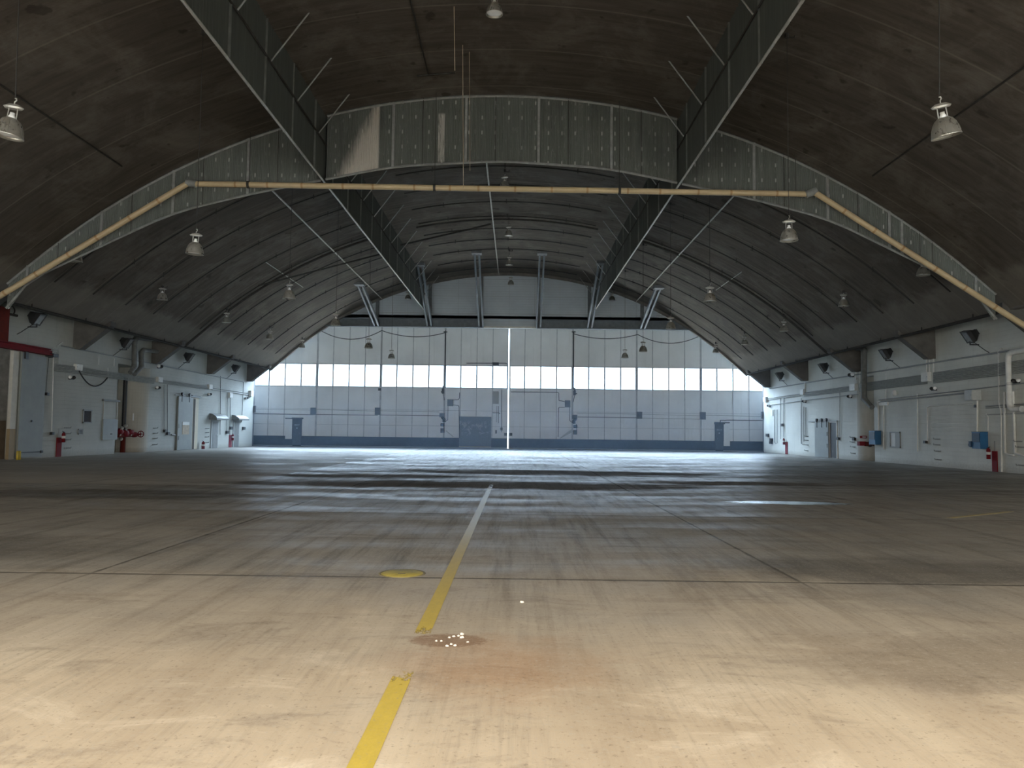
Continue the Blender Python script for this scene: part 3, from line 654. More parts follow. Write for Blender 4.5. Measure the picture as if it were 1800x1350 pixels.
# festoon cables in front of the doors
YFE = YD-.35
def swag(a, b, sag, label):
    A = on_y(*a, YFE); B = on_y(*b, YFE); k = YFE/F_PX; pts = []
    for i in range(17):
        t = i/16; p = A.lerp(B, t); p.z -= sag*k*4*t*(1-t); pts.append(p)
    tag(MB().tube(pts, .035, 6).build('festoon_cable', CABLE), label, 'cable', 'sagging cables in front of the doors')
swag((562, 580), (671, 581), 16, 'sagging cable by the left vault, deepest of the left pair'); swag((671, 581), (782, 585), 9, 'shallow sagging cable ending at the left hanging pole')
swag((1009, 587), (1121, 588), 8, 'shallow sagging cable starting at the right hanging pole'); swag((1121, 588), (1233, 589), 15, 'sagging cable by the right vault, deepest of the right pair')
for px, yb, lb in ((783, 682, 'left'), (1008.5, 685, 'right')):
    A = on_y(px, 584, YFE); B = on_y(px-.5, yb, YFE); m = thing('hanging_pole', B, 'thin dark ring-topped pole hanging before the doors, %s of the gap' % lb, 'pole')
    MB().tube([A, B], .05, 6).build('shaft', PIPED, m); r = MB()
    r.tube([A+Vector((.16*math.cos(q), .16*math.sin(q), .03)) for q in [j*math.pi/5 for j in range(11)]], .03, 6); r.build('ring', PIPED, m)
    MB().tube([A+Vector((0, 0, .0)), A+Vector((0, 0, 10.6-A.z)), Vector((A.x, YD-.2, 10.6)), Vector((A.x, YD, 10.6))], .015, 5).build('hanger', PIPED, m)

# knee braces at the far end and columns behind them
for (px, py), xb in zip([(632, 497), (738, 463), (838, 442), (953, 443), (1057, 460), (1158, 503)], (-11.4, -6.85, -2.4, 2.55, 6.95, 11.5)):
    T = on_roof(px, py, .02); B = Vector((xb, YH-.12, 10.55)); dv = (T-B).normalized(); side = Vector((1, 0, 0))
    nm = {-11.4: 'outermost slanting knee brace under the left vault', -6.85: 'slanting knee brace where the left draft curtain ends', -2.4: 'slanting knee brace left of the middle of the header wall', 2.55: 'slanting knee brace right of the middle of the header wall', 6.95: 'slanting knee brace where the right draft curtain ends', 11.5: 'outermost slanting knee brace under the right vault'}[xb]
    o = thing('knee_brace', B, nm, 'brace', 'knee braces from vault to header'); up = dv.cross(side).normalized()
    L = (T-B).length; mid = (T+B)/2
    for s in (-1, 1):
        mt = Matrix(((side.x, up.x, dv.x, mid.x+s*.17), (side.y, up.y, dv.y, mid.y), (side.z, up.z, dv.z, mid.z), (0, 0, 0, 1)))
        MB().obox(mt, (.13, .30, L)).build('channel', BLUEGREY, o)
    MB().obox(Matrix.Translation(T+Vector((0, 0, -.10))), (.75, .8, .22)).build('shoe', DARKBEAM, o)
for i, xb in enumerate((-11.4, -6.85, -2.4, 2.55, 6.95, 11.5)):
    struct(MB().box((xb-.14, YH-.2, 10.44), (xb+.14, YH-.01, roof(xb)-.05)).build('trim_%d' % n_trim, DARKBEAM, keep=True)); n_trim += 1

# ================================================================== DRAFT CURTAINS
YC = 30.5
BOT = [(0, 12.42), (4.4, 12.15), (7.2, 11.57), (10.25, 10.93), (13.2, 10.17), (16, 8.8), (18.9, 7.35), (19.7, 6.2)]
def cbot(x):
    x = abs(x)
    for (a, za), (b, zb) in zip(BOT, BOT[1:]):
        if x <= b: return za+(zb-za)*(x-a)/(b-a)
    return 6.2
def ctop(x): return roof(x)-.06
def smoothbot(x): return (cbot(x-.8)+cbot(x)+cbot(x+.8))/3 if abs(x) < 18 else cbot(x)
def cross_curtain(x0, x1, label, bats):
    o = thing('draft_curtain', ((x0+x1)/2, YC, smoothbot((x0+x1)/2)), label, 'draft curtain', 'corrugated draft curtains across the hall')
    b = MB(); vs = []; pitch = .032; n = int(abs(x1-x0)/pitch); fs = []
    for i in range(n+1):
        x = x0+(x1-x0)*i/n; yy = YC+(-.010 if i % 2 else .010); vs += [(x, yy, smoothbot(x)), (x, yy, ctop(x)+.04)]
    b.add(vs, [(2*i, 2*i+2, 2*i+3, 2*i+1) for i in range(n)]); sh = b.build('sheet', CURT, o)
    md = sh.modifiers.new('thickness', 'SOLIDIFY'); md.thickness = 0.003; md.offset = 0
    m = max(8, int(abs(x1-x0)/.7)); xs = [x0+(x1-x0)*i/m for i in range(m+1)]
    for f, nm, dz in ((ctop, 'top_rail', -.05), (smoothbot, 'bottom_rail', .03)):
        e = MB(); e.tube([(x, YC-.05, f(x)+dz) for x in xs], .05, 4); e.build(nm, BATTEN, o)
    for xb in bats:
        MB().box((xb-.05, YC-.075, smoothbot(xb)), (xb+.05, YC-.02, ctop(xb))).build('batten', BATTEN, o)
    for xb in bats:
        q = xb+1.2
        if min(x0, x1) < q < max(x0, x1): MB().tube([(q, YC-.07, smoothbot(q)), (q, YC-.07, ctop(q))], .012, 4).build('seam_wire', PIPED, o)
    return o
cross_curtain(-7.1, 7.1, 'tall middle curtain of corrugated sheet with a bleached patch, across the hall', [-4.4, -1.45, 1.5, 4.45])
cross_curtain(-19.8, -7.3, 'corrugated curtain stepping down the left vault, behind the slanting pipe', [-10.25, -13.25, -16.1, -19.0])
cross_curtain(7.3, 19.8, 'corrugated curtain stepping down the right vault, behind the slanting pipe', [10.2, 13.15, 15.6, 16.1, 19.0])
def long_curtain(sgn):
    x = sgn*7.2; zt = roof(7.2)-.06; ya, yb = 2.0, YH-1.4; zb = lambda y: 11.57+(y-30)*.005
    o = thing('draft_curtain', (x, (ya+yb)/2, 11.6), 'long dark curtain of sheet metal running the length of the %s vault' % ('left' if sgn < 0 else 'right'), 'draft curtain', 'long draft curtains along the hall')
    b = MB(); n = int((yb-ya)/.1); vs = []
    for i in range(n+1):
        y = ya+(yb-ya)*i/n; xx = x+(-.02 if i % 2 else .02); vs += [(xx, y, zb(y)), (xx, y, zt+.03)]
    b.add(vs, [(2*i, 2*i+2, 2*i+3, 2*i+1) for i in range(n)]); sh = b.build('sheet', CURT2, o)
    md = sh.modifiers.new('thickness', 'SOLIDIFY'); md.thickness = .004; md.offset = 0
    e = MB(); e.tube([(x, ya, zb(ya)), (x, yb, zb(yb))], .045, 6); e.build('bottom_rail', LIGHTPIPE, o)
    xi = x-sgn*.05
    e = MB(); e.tube([(xi, ya, 13.07), (xi, yb, 13.07)], .035, 6); e.build('middle_rail', PIPED, o)
    y = 2.6; k = 0
    while y < yb-.3:
        MB().box((x-.06, y-.025, zb(y)), (x+.06, y+.025, zt)).build('batten', BATTEN_L, o)
        if y > 11:
            r = MB().tube([(xi, y+.38, 13.07), (sgn*5.95, y+.30, roof(5.95)+.02)], .026, 6); r.build('brace_rod', BATTEN, o)
        y += 2.93
    return o
long_curtain(-1); long_curtain(1)

# ================================================================== THE BIG TAN PIPE
YP = 30.1
tp = thing('tan_pipe', (0, YP, 11.0), 'long tan painted pipe crossing the hall below the draft curtain and bending down each vault', 'pipe')
A = on_y(-260, 676, YP); Bp = on_y(332, 321, YP); Cc = on_y(341, 323, YP); D = on_y(1420, 341, YP); E2 = on_y(1430, 337, YP); F2 = on_y(2000, 699, YP)
A = Bp+(A-Bp)*((-22.0-Bp.x)/(on_y(-260, 676, YP).x-Bp.x)); F2 = E2+(F2-E2)*((22.0-E2.x)/(F2.x-E2.x))
MB().tube([Cc, D], .115, 14).build('cross_run', TAN, tp); MB().tube([A, Bp], .115, 14).build('sloping_run', TAN, tp); MB().tube([E2, F2], .115, 14).build('sloping_run', TAN, tp)
for p, q in ((Bp, Cc), (E2, D)):
    mid = (p+q)/2; b = MB(); b.tube([p+(p-q)*.45, mid, q+(q-p)*.45], .15, 12); b.build('elbow', BATTEN, tp)
for px in (437, 765, 1090):
    t = (px-341)/(1420-341); p = Cc.lerp(D, t); MB().tube([p-Vector((.05, 0, 0)), p+Vector((.05, 0, 0))], .145, 14).build('coupling', PIPED, tp)
for P0, P1, k in ((Cc, D, 17), (A, Bp, 8), (E2, F2, 8)):
    dv = (P1-P0).normalized()
    for i in range(1, k):
        p = P0.lerp(P1, i/k+random.uniform(-.01, .01)); MB().tube([p-dv*.04, p+dv*.04], .119, 14).build('weld_joint', TANR, tp)
for px in (437, 765, 1090, 1400):
    p = Cc.lerp(D, (px-341)/(1420-341)); MB().tube([p+Vector((0, .05, .1)), (p.x, p.y+.05, roof(p.x))], .012, 5).build('hanger_rod', PIPED, tp)

# ================================================================== ROOF PIPES
def arc_pipe(y, xa, xb, r, label, ticks=True, drop=.14):
    n = max(6, int(abs(xb-xa)/.7)); o = thing('sprinkler_pipe', ((xa+xb)/2, y, roof((xa+xb)/2)-drop), label, 'pipe', 'sprinkler pipes under the vault')
    MB().tube([(xa+(xb-xa)*i/n, y, roof(xa+(xb-xa)*i/n)-drop) for i in range(n+1)], r, 6).build('run', PIPED, o)
    if ticks:
        k = max(2, int(abs(xb-xa)/3.2))
        for i in range(k):
            x = xa+(xb-xa)*(i+.5)/k; MB().tube([(x, y, roof(x)+.02), (x, y, roof(x)-drop-.10)], .022, 5).build('sprinkler_head', PIPED, o)
ys = [32.6, 35.6, 38.6, 41.6, 44.7, 47.8, 50.7, 53.6, 56.5, 59.9, 63.0]
for i, y in enumerate(ys):
    nth = ORD[i]
    arc_pipe(y, -5.6, 5.6, .035, 'dark sprinkler pipe over the middle of the vault, %s behind the cross curtain' % nth)
    arc_pipe(y, -19.2, -7.9, .032, 'dark sprinkler pipe curving down the left vault, %s behind the cross curtain' % nth)
    arc_pipe(y, 7.9, 19.2, .032, 'dark sprinkler pipe curving down the right vault, %s behind the cross curtain' % nth)
for s, nm in ((-1, 'left'), (1, 'right')):
    arc_pipe(48.3, s*7.6, s*20.3, .075, 'thick dark main pipe curving down the %s vault' % nm, False, .2)
arc_pipe(48.3, -5.8, 5.8, .06, 'thick dark main pipe over the middle of the vault', False, .2)
def rtube(pts, r, name, mat, label, cat='pipe', group=None):
    return tag(MB().tube(pts, r, 6).build(name, mat), label, cat, group)
def lrun(x, ya, yb, drop, r, mat, label, n=6):
    return rtube([(x, ya+(yb-ya)*i/n, roof(x)-drop) for i in range(n+1)], r, 'ceiling_pipe', mat, label, 'pipe', 'pipes running along the vault')
lrun(-11.0, 31.5, 65.6, .22, .045, LIGHTPIPE, 'pale pipe running along the left vault beyond the curtain')
lrun(10.95, 31.5, 65.6, .22, .045, LIGHTPIPE, 'pale pipe running along the right vault beyond the curtain')
lrun(-.92, 31.5, 65.6, .22, .045, LIGHTPIPE, 'pale pipe running along the crown of the vault beyond the curtain')
lrun(-14.2, 44.8, 52.8, .12, .022, LIGHTPIPE, 'short thin pale conduit low on the left vault'); lrun(14.25, 46, 52, .12, .022, LIGHTPIPE, 'short thin pale conduit low on the right vault')
lrun(-14.3, 8, 28.4, .06, .03, PIPED, 'dark conduit running along the near left vault'); lrun(14.2, 8, 28.8, .06, .03, PIPED, 'dark conduit running along the near right vault')
lrun(-2.77, 8, 28.4, .06, .03, PIPED, 'dark conduit running along the near crown of the vault')
rtube([(-3.2, 28.45, roof(3.2)-.07), (-2.5, 28.45, roof(2.5)-.07), (-1.75, 28.45, roof(1.75)-.06)], .035, 'ceiling_pipe', PIPED, 'short dark crosspiece at the end of the crown conduit')
rtube([on_roof(686, 435, .3), on_roof(827, 403, .25), on_roof(862, 394, .22)], .06, 'ceiling_pipe', PIPED, 'dark slanting feed pipe joining the pale crown pipe', 'pipe')
rtube([on_roof(455, 502, .3), on_roof(563, 474, .28), on_roof(668, 447, .28)], .06, 'ceiling_pipe', PIPED, 'dark slanting feed pipe across the left vault', 'pipe')
for s, nm in ((-1, 'left'), (1, 'right')):
    e = thing('eave_pipe', (s*(XE-.35), 48, 6.6), 'thick dark pipe running along the foot of the %s vault' % nm, 'pipe')
    MB().tube([(s*(XE-.12), 31.2, 6.62), (s*(XE-.12), 65.8, 6.62)], .07, 10).build('run', PIPED, e)
    for y in [33+4.2*i for i in range(8)]: MB().tube([(s*(XE-.12), y, 6.55), (s*(XE-.12), y, 6.9)], .025, 5).build('hanger', PIPED, e)
for (px, py0, py1, dep, r, mat, lb) in ((799.5, -60, 124, 24, .016, ROPE, 'pale rope with a frayed end hanging from the near crown'), (814.5, 10, 330, 26.5, .013, ROPE, 'long pale rope hanging past the cross curtain'), (826, 35, 300, 27, .011, ROPE, 'long thin grey cord hanging right of the long rope')):
    a = on_y(px, py0, dep); b = on_y(px, py1, dep); top = Vector((a.x, dep, roof(a.x)))
    rtube([top, Vector((b.x, dep, b.z))], r, 'hanging_rope', mat, lb, 'rope')

# ================================================================== HIGH BAY LAMPS
lamp = thing('pendant_lamp', (0, 0, -50), '', 'lamp')
lamp['_o'] = (0, 0, 0)
MB().lathe([(.055, .36), (.10, .355), (.15, .32), (.20, .245), (.235, .15), (.252, .06), (.262, .02), (.270, .0), (.262, -.005), (.248, .055), (.23, .145), (.195, .24), (.145, .31), (.055, .345)], n=24).build('shade', ALU, lamp)
MB().lathe([(.0, .02), (.10, .022), (.19, .035), (.247, .06)], n=24).build('lens', LENS, lamp)
rbm = MB()
for k in range(12):
    a = math.pi*2*k/12; rbm.tube([(r*math.cos(a), r*math.sin(a), z) for r, z in ((.104, .355), (.153, .321), (.203, .246), (.238, .15), (.255, .06))], .004, 4)
rbm.build('ribs', ALU, lamp)
MB().lathe([(.0, .36), (.062, .36), (.062, .40), (.045, .42), (.045, .47), (.0, .47)], n=14).build('socket', LENS, lamp)
for s in (-1, 1): MB().tube([(s*.09, 0, .35), (s*.085, 0, .56)], .012, 6).build('arm', ALUG, lamp)
bp = MB()
for k in range(1):
    pts = [Vector((.20*math.cos(a), .085*math.sin(a), 0)) for a in [j*math.pi/10 for j in range(20)]]
    bp.add([p*.85+Vector((0, 0, .55)) for p in pts]+[p+Vector((0, 0, .585)) for p in pts]+[p*.55+Vector((0, 0, .635)) for p in pts],
           [tuple(range(20))[::-1], tuple(range(40, 60))]+[(r*20+j, r*20+(j+1) % 20, (r+1)*20+(j+1) % 20, (r+1)*20+j) for r in range(2) for j in range(20)], False)
bp.build('ballast', ALUG, lamp)
MB().tube([(0, 0, .63), (0, 0, .69), (.03, 0, .72), (.02, 0, .76), (-.01, 0, .76)], .012, 6).build('hook', ALUG, lamp)
used = [False]
def place_lamp(p, label, group, tilt=(0, 0)):
    if not used[0]: r = lamp; r.location = p; r['label'] = label; r['group'] = group; used[0] = True
    else: r = dup(lamp, p, label, group)
    r.rotation_euler = (tilt[0], tilt[1], random.uniform(-.6, .6) if tilt == (0, 0) else 0); r['_o'] = (0, 0, 0)
    zc = roof(p[0])-.02; L = zc-p[2]-.75
    # the cord is a part of the lamp; the mount plate sits on the vault
    rot = r.rotation_euler.to_matrix()
    inv = rot.inverted(); top = inv @ Vector((0, 0, zc-p[2])); hk = Vector((0, 0, .755))
    b = MB(); b.tube([hk, top], .011, 5); q = b.build('cord', CABLE, r, origin=(0, 0, 0))
    b = MB(); up = inv @ Vector((0, 0, 1)); sx_ = inv @ Vector((1, 0, 0)); b.tube([top-up*.14, top+up*.01], .06, 8); b.tube([top-up*.12-sx_*.0, top-up*.12+sx_*.22, top-up*.0+sx_*.24], .018, 5); b.build('mount', CABLE, r, origin=(0, 0, 0))
LY = [14.4, 22.8, 31.35, 39.7, 48.2, 56.6, 65.0]
def lp(px, py, Y, rim=True): return on_y(px, py, Y)
rows = {
 'left': [((14, 240), 14.4), ((342, 447), 22.9), ((508, 525), 32.2), ((590, 572), 40.6), ((648, 612), 49.6), ((688, 630), 58.0)],
 'right': [((1664, 240), 14.4), ((1387, 423), 22.9), ((1248, 530), 32.2), ((1179, 578), 40.4), ((1130.5, 618), 49.3), ((1098.5, 629), 57.6)]}
for side, lst in rows.items():
    for i, ((px, py), Y) in enumerate(lst):
        tl = (0, 0)
        if side == 'right' and i == 0: tl = (.10, -.22)
        if side == 'left' and i == 0: tl = (.0, .14)
        if side == 'left' and i == 1: tl = (.04, .06)
        place_lamp(on_y(px, py, Y), 'high bay lamp on long cord, inner %s row, %s from near end' % (side, ORD[i]), 'high bay lamps on long cords', tl)
for i, ((px, py), Y) in enumerate([((869, 25), 23.2), ((887, 331), 39.5), ((894, 415), 48.6), ((895, 466), 57.2), ((898, 500), 65.0)]):
    place_lamp(on_y(px, py, Y), 'high bay lamp close under the vault crown, %s from near end' % ORD[i], 'high bay lamps under the crown')
for side, lst in (('left', [((133, 460), 31.5), ((285, 527), 39.8), ((398, 567), 48.2), ((474, 596), 56.6), ((531, 611), 64.6)]), ('right', [((1623, 484), 31.5), ((1483, 538), 39.8), ((1378, 582), 48.4), ((1309, 606), 56.8), ((1258, 620), 64.6)])):
    for i, ((px, py), Y) in enumerate(lst):
        place_lamp(on_y(px, py, Y), 'high bay lamp hung over the %s wall, %s from near end' % (side, ORD[i]), 'high bay lamps over the walls')
place_lamp(on_y(717, 526, 65.0), 'high bay lamp hung short before the header wall, left of the middle', 'high bay lamps at the header')
place_lamp(on_y(1076, 528, 65.0), 'high bay lamp hung short before the header wall, right of the middle', 'high bay lamps at the header')
#WALLS
def make_haze():
    t = NT('haze_air'); v = t.n('VolumeScatter'); v.inputs['Color'].default_value = (.50, .72, 1, 1); v.inputs['Density'].default_value = .005; v.inputs['Anisotropy'].default_value = .2  # bluish scattering volume added to veil the far end
    t.t.links.new(v.outputs[0], t.out.inputs['Volume']); return t.m
hp = [(-21.7, .03), (21.7, .03), (21.7, 5.2), (20.2, 6.4)]+[(18.9-i*37.8/28, roof(18.9-i*37.8/28)-.45) for i in range(29)]+[(-20.2, 6.4), (-21.7, 5.2)]
hz = MB().prism([(x, 46, z) for x, z in hp[::-1]], (0, YH-.4-46, 0)).build('blue_haze', make_haze(), keep=True); hz['kind'] = 'stuff'; tag(hz, 'thin bluish haze added to the air before the far doors', 'haze')
# ================================================================== WALL FITTINGS
def wpt(s, px, py, off=.06): return on_wall(s, px, py, off)
def wtube(s, pts, r, label, mat=None, off=.06, name='conduit', cat='conduit', group=None, n=6):
    return tag(MB().tube([wpt(s, px, py, off) for px, py in pts], r, n).build(name, mat or CONDUIT), label, cat, group)
def wext(s, px0, px1, py0, py1):
    m = (py0+py1)/2; a = wpt(s, px0, m, 0).y; b = wpt(s, px1, m, 0).y; mx = (px0+px1)/2
    return min(a, b), max(a, b), wpt(s, mx, py1, 0).z, wpt(s, mx, py0, 0).z
def wb(s, y0, y1, z0, z1, d0, d1): return MB().box((s*(XW-d0), y0, z0), (s*(XW-d1), y1, z1))
def wbox(s, px0, px1, py0, py1, d, name, mat, label, cat, group=None, gap=0.001):
    y0, y1, z0, z1 = wext(s, px0, px1, py0, py1)
    return tag(wb(s, y0, y1, z0, z1, gap, d).build(name, mat), label, cat, group)
SIDE = {1: 'right', -1: 'left'}
# floodlights
def floodlight(s, px, py, label):
    p = wpt(s, px, py, .42); o = thing('wall_floodlight', wpt(s, px, py+4, 0), label, 'floodlight', 'floodlights on the side walls')
    n = Vector((-s*.80, .20, -.52)).normalized(); rt = Vector((0, 1, 0)); rt = (rt-n*rt.dot(n)).normalized(); up = n.cross(rt)
    if up.z < 0: up = -up
    mt = Matrix(((rt.x, up.x, n.x, p.x), (rt.y, up.y, n.y, p.y), (rt.z, up.z, n.z, p.z), (0, 0, 0, 1)))
    b = MB(); w, h = .38, .30
    fr = [Vector((a*w, c*h, .14)) for a, c in ((-1, -1), (1, -1), (1, 1), (-1, 1))]; md = [Vector((a*w*.95, c*h*.95, -.02)) for a, c in ((-1, -1), (1, -1), (1, 1), (-1, 1))]; bk = [Vector((a*w*.5, c*h*.5, -.26)) for a, c in ((-1, -1), (1, -1), (1, 1), (-1, 1))]
    b.add([mt @ q for q in fr+md+bk], [(0, 1, 2, 3), (11, 10, 9, 8)]+[(r*4+j, r*4+(j+1) % 4, r*4+4+(j+1) % 4, r*4+4+j)[::-1] for r in range(2) for j in range(4)])
    b.build('housing', BLK, o)
    MB().obox(mt @ Matrix.Translation((0, 0, .143)), (w*2-.10, h*2-.10, .012)).build('glass', GLASSD, o)
    r = MB()
    for a in (-1, 1): r.obox(mt @ Matrix.Translation((a*(w-.02), 0, .155)), (.06, h*2+.04, .03)); r.obox(mt @ Matrix.Translation((0, a*(h-.02), .155)), (w*2+.04, .06, .03))
    r.build('rim', BLK, o)
    fn = MB()
    for k in range(5): fn.obox(mt @ Matrix.Translation((-.14+.07*k, 0, -.30)), (.015, .26, .10))
    fn.build('fins', BLK, o)
    q = Vector((s*(XW-.02), p.y, p.z-.42))
    MB().tube([p+Vector((0, 0, -.25)), Vector((p.x, p.y, p.z-.42)), q], .03, 6).build('bracket', BLK, o)
    MB().tube([p+Vector((s*.1, -.05, -.28)), Vector((s*(XW-.05), p.y-.55, p.z-.75)), Vector((s*(XW-.02), p.y-.75, p.z-.86))], .018, 5).build('cord', CABLE, o)
for s, lst in ((-1, [(65, 559), (223, 602), (333, 627), (415, 647)]), (1, [(1705, 590), (1557, 621), (1447, 645), (1370, 660)])):
    for i, (px, py) in enumerate(lst): floodlight(s, px, py, 'black floodlight high on the %s wall, %s from the near end' % (SIDE[s], ORD[i]))
# upper conduits and the flat runs of parallel conduits
wtube(-1, [(108, 608), (428, 671)], .035, 'single upper conduit along the left wall under the brackets', CONDD)
wtube(1, [(1353, 683), (1860, 603)], .045, 'single upper conduit along the right wall under the brackets', CONDD)
def run(s, y0, y1, zt, zb, n, r, where, mat=None):
    mat = mat or RUNC
    for i in range(n):
        z = zt+(zb-zt)*i/(n-1)
        tag(MB().tube([(s*(XW-.07), y0, z), (s*(XW-.07), y1, z)], r, 6).build('conduit', mat), '%s conduit from the top of the run %s' % (ORD[i], where), 'conduit', 'parallel conduits %s' % where)
run(-1, 37.5, 48.0, 4.58, 4.26, 6, .026, 'on the left wall'); run(-1, 48.7, 56.6, 4.56, 4.36, 4, .024, 'farther along the left wall'); run(-1, 57.2, 65.0, 4.52, 4.38, 2, .03, 'at the far end of the left wall')
run(1, 24, 39.3, 4.78, 4.26, 9, .028, 'at the near end of the right wall'); run(1, 39.9, 47.8, 4.74, 4.28, 9, .028, 'beside the duct on the right wall'); run(1, 48.6, 56.9, 4.66, 4.38, 5, .026, 'farther along the right wall', CONDD); run(1, 57.6, 65.3, 4.60, 4.48, 2, .03, 'at the far end of the right wall')
for i in range(4):
    z0 = 5.30-.12*i; yb = 38.1-.0*i; off = .07
    tag(MB().tube([(-XW+off, 28, z0+.0), (-XW+off, 37.8-.12*i, z0), (-XW+off, 37.8-.12*i+.06, z0-.08), (-XW+off, 37.86-.12*i, 4.60-.06*i if i else 4.62)], .024, 6).build('conduit', CONDUIT), '%s conduit from the top above the red beam, bending down the left wall' % ORD[i], 'conduit', 'conduits above the red beam')
wtube(1, [(1352, 712), (1420, 703), (1508, 693)], .03, 'lower conduit at the far end of the right wall', CONDD)
wtube(1, [(1545, 703), (1600, 697), (1710, 684.5), (1860, 666)], .03, 'upper of the two low pipes above the blue boxes', CONDD)
wtube(1, [(1545, 706.5), (1600, 701), (1711, 689.5)], .045, 'lower of the two low pipes, ending at the big grey box', CONDD)
wtube(1, [(1733, 714), (1860, 707.5)], .03, 'upper of a short pair of pipes behind the white insulated pipe', CONDD)
wtube(1, [(1733, 717), (1860, 711.5)], .03, 'lower of a short pair of pipes behind the white insulated pipe', CONDD)
wtube(1, [(1733, 729), (1860, 725)], .02, 'thin conduit passing under the white insulated pipe', CONDD)
wtube(1, [(1630, 775), (1629.8, 716), (1634, 713.5), (1711, 710)], .028, 'white conduit bent down to a black switch on the right wall', WHITEM)
wtube(1, [(1612.7, 692), (1612.7, 794)], .034, 'straight white conduit between the wall window and the black switch', WHITEM)
wtube(1, [(1544, 758), (1543.5, 707), (1548, 705)], .045, 'white pipe dropping to the far blue box', WHITEM)
wtube(1, [(1553, 712), (1553, 790)], .035, 'white pipe just right of the far blue box', WHITEM)
wtube(1, [(1718, 704.5), (1718, 762)], .05, 'thick white pipe dropping from the big grey box to the near blue box', WHITEM)
wtube(1, [(1733, 727.5), (1737, 733), (1736.6, 757)], .025, 'thin white bent conduit above the near blue box', WHITEM)
wtube(1, [(1760, 613), (1755.5, 616), (1756, 708), (1760, 722), (1761, 829.5)], .04, 'tall white conduit from the upper conduit down to the floor on the right wall', WHITEM)
wtube(1, [(1765.5, 689), (1767, 796), (1773, 799), (1782, 800)], .05, 'white pipe behind the insulated pipe, bent near its foot', WHITEM)
wtube(1, [(1781, 688), (1785, 797), (1810, 803)], .055, 'white pipe rightmost on the right wall, bent near its foot', WHITEM)
wtube(1, [(1560, 645), (1557.5, 648), (1557, 703)], .025, 'thin white conduit dropping between the duct and the wall window', WHITEM)
wtube(1, [(1476, 688), (1476, 769)], .03, 'conduit dropping to a black switch beside the dark doorway', CONDUIT)
wtube(1, [(1408.5, 700), (1408.5, 780), (1412, 781.5)], .028, 'leftmost conduit of three left of the right sliding door', CONDD)
wtube(1, [(1413, 715), (1413, 776)], .028, 'middle conduit of three left of the right sliding door', CONDD)
wtube(1, [(1416.5, 716), (1416.5, 768)], .028, 'conduit of three nearest to the right sliding door', CONDD)
wtube(1, [(1372, 699), (1372, 772)], .028, 'conduit left of the hand bell on the far right wall', CONDD)
wtube(1, [(1390, 697), (1378, 699.5), (1377.5, 768)], .028, 'bent conduit carrying the hand bell on the far right wall', CONDD)
wtube(1, [(1361.5, 720), (1361.5, 778), (1364, 780)], .028, 'first of two short conduits at the far end of the right wall', CONDD)
wtube(1, [(1366, 720), (1366, 779)], .028, 'second of two short conduits at the far end of the right wall', CONDD)
wtube(1, [(1415, 671.5), (1415, 690)], .05, 'short white pipe under the third bracket of the right wall', WHITEM)
for px, nm in ((1505, 'left'), (1511.5, 'right')): wtube(1, [(px, 652), (px, 667 if nm == 'left' else 681)], .04, '%s short white pipe under the bracket beside the duct' % nm, WHITEM)
for px, nm in ((1628.5, 'left'), (1633.5, 'middle'), (1641, 'right')): wtube(1, [(px, 629), (px, 655)], .035, '%s of three white pipes under the near bracket of the right wall' % nm, WHITEM)
# white insulated pipe with elbows
ip = thing('insulated_pipe', wpt(1, 1771, 660, .2), 'fat white insulated pipe with two elbows on the near right wall', 'pipe')
pts = []; A = wpt(1, 1860, 611, .2); Bq = wpt(1, 1772, 620, .2); C_ = wpt(1, 1774, 720, .2); D_ = wpt(1, 1792, 722, .2)
Bz = Bq.z; ym = Bq.y; Cz = C_.z
MB().tube([(Bq.x, ym-8, Bz), (Bq.x, ym-.25, Bz), (Bq.x, ym-.08, Bz-.06), (Bq.x, ym, Bz-.22), (Bq.x, ym, Cz+.28), (Bq.x, ym-.06, Cz+.10), (Bq.x, ym-.22, Cz), (Bq.x, ym-.75, Cz+.0)], .115, 14).build('run', WHITEM, ip)
for z in (Cz+1.05, Cz+1.12): MB().tube([(Bq.x, ym, z), (Bq.x, ym, z+.03)], .122, 14).build('strap', CONDD, ip)
MB().tube([(Bq.x, ym-.75, Cz), (Bq.x, ym-.80, Cz)], .13, 14).build('end_cap', CONDUIT, ip)
# boxes on the walls
def jbox(s, px0, px1, py0, py1, d, label, mat=WHITEM):
    y0, y1, z0, z1 = wext(s, px0, px1, py0, py1); o = thing('junction_box', (s*(XW-d/2), (y0+y1)/2, z0), label, 'junction box', 'junction boxes on the side walls')
    wb(s, y0, y1, z0, z1, .001, d).build('body', mat, o); wb(s, y0+.02, y1-.02, z0+.02, z1-.02, d, d+.015).build('cover', mat, o)
    b = MB(); b.box((s*(XW-d-.02), y0+.05, (z0+z1)/2-.03), (s*(XW-d-.016), y0+.09, (z0+z1)/2+.03)); b.build('catch', CONDD, o)
jbox(-1, 129, 140, 640, 651, .16, 'pale box on the parallel conduits, nearest on the left wall'); jbox(-1, 274, 282, 663, 672, .16, 'pale box on the parallel conduits, just past the left alcove')
jbox(-1, 364, 370, 676, 684, .16, 'pale box on the conduits above the first hooded door'); jbox(-1, 437, 442, 687, 697, .2, 'white box at the far end of the left wall', WHITEM)
jbox(-1, 401, 406, 690, 699, .14, 'small pale box above the second hooded door')
jbox(1, 1625, 1637, 655, 671, .18, 'pale box on the parallel conduits under the near right bracket'); jbox(1, 1498, 1508, 675, 687, .18, 'pale box on the parallel conduits beside the duct')
jbox(1, 1410, 1416, 684.5, 694, .16, 'pale box on the conduits above the right sliding door'); jbox(1, 1345.5, 1350, 698, 706, .2, 'white box at the far end of the right wall')
jbox(1, 1711, 1725, 686, 704, .42, 'big pale grey box above the near blue box', CONDUIT)
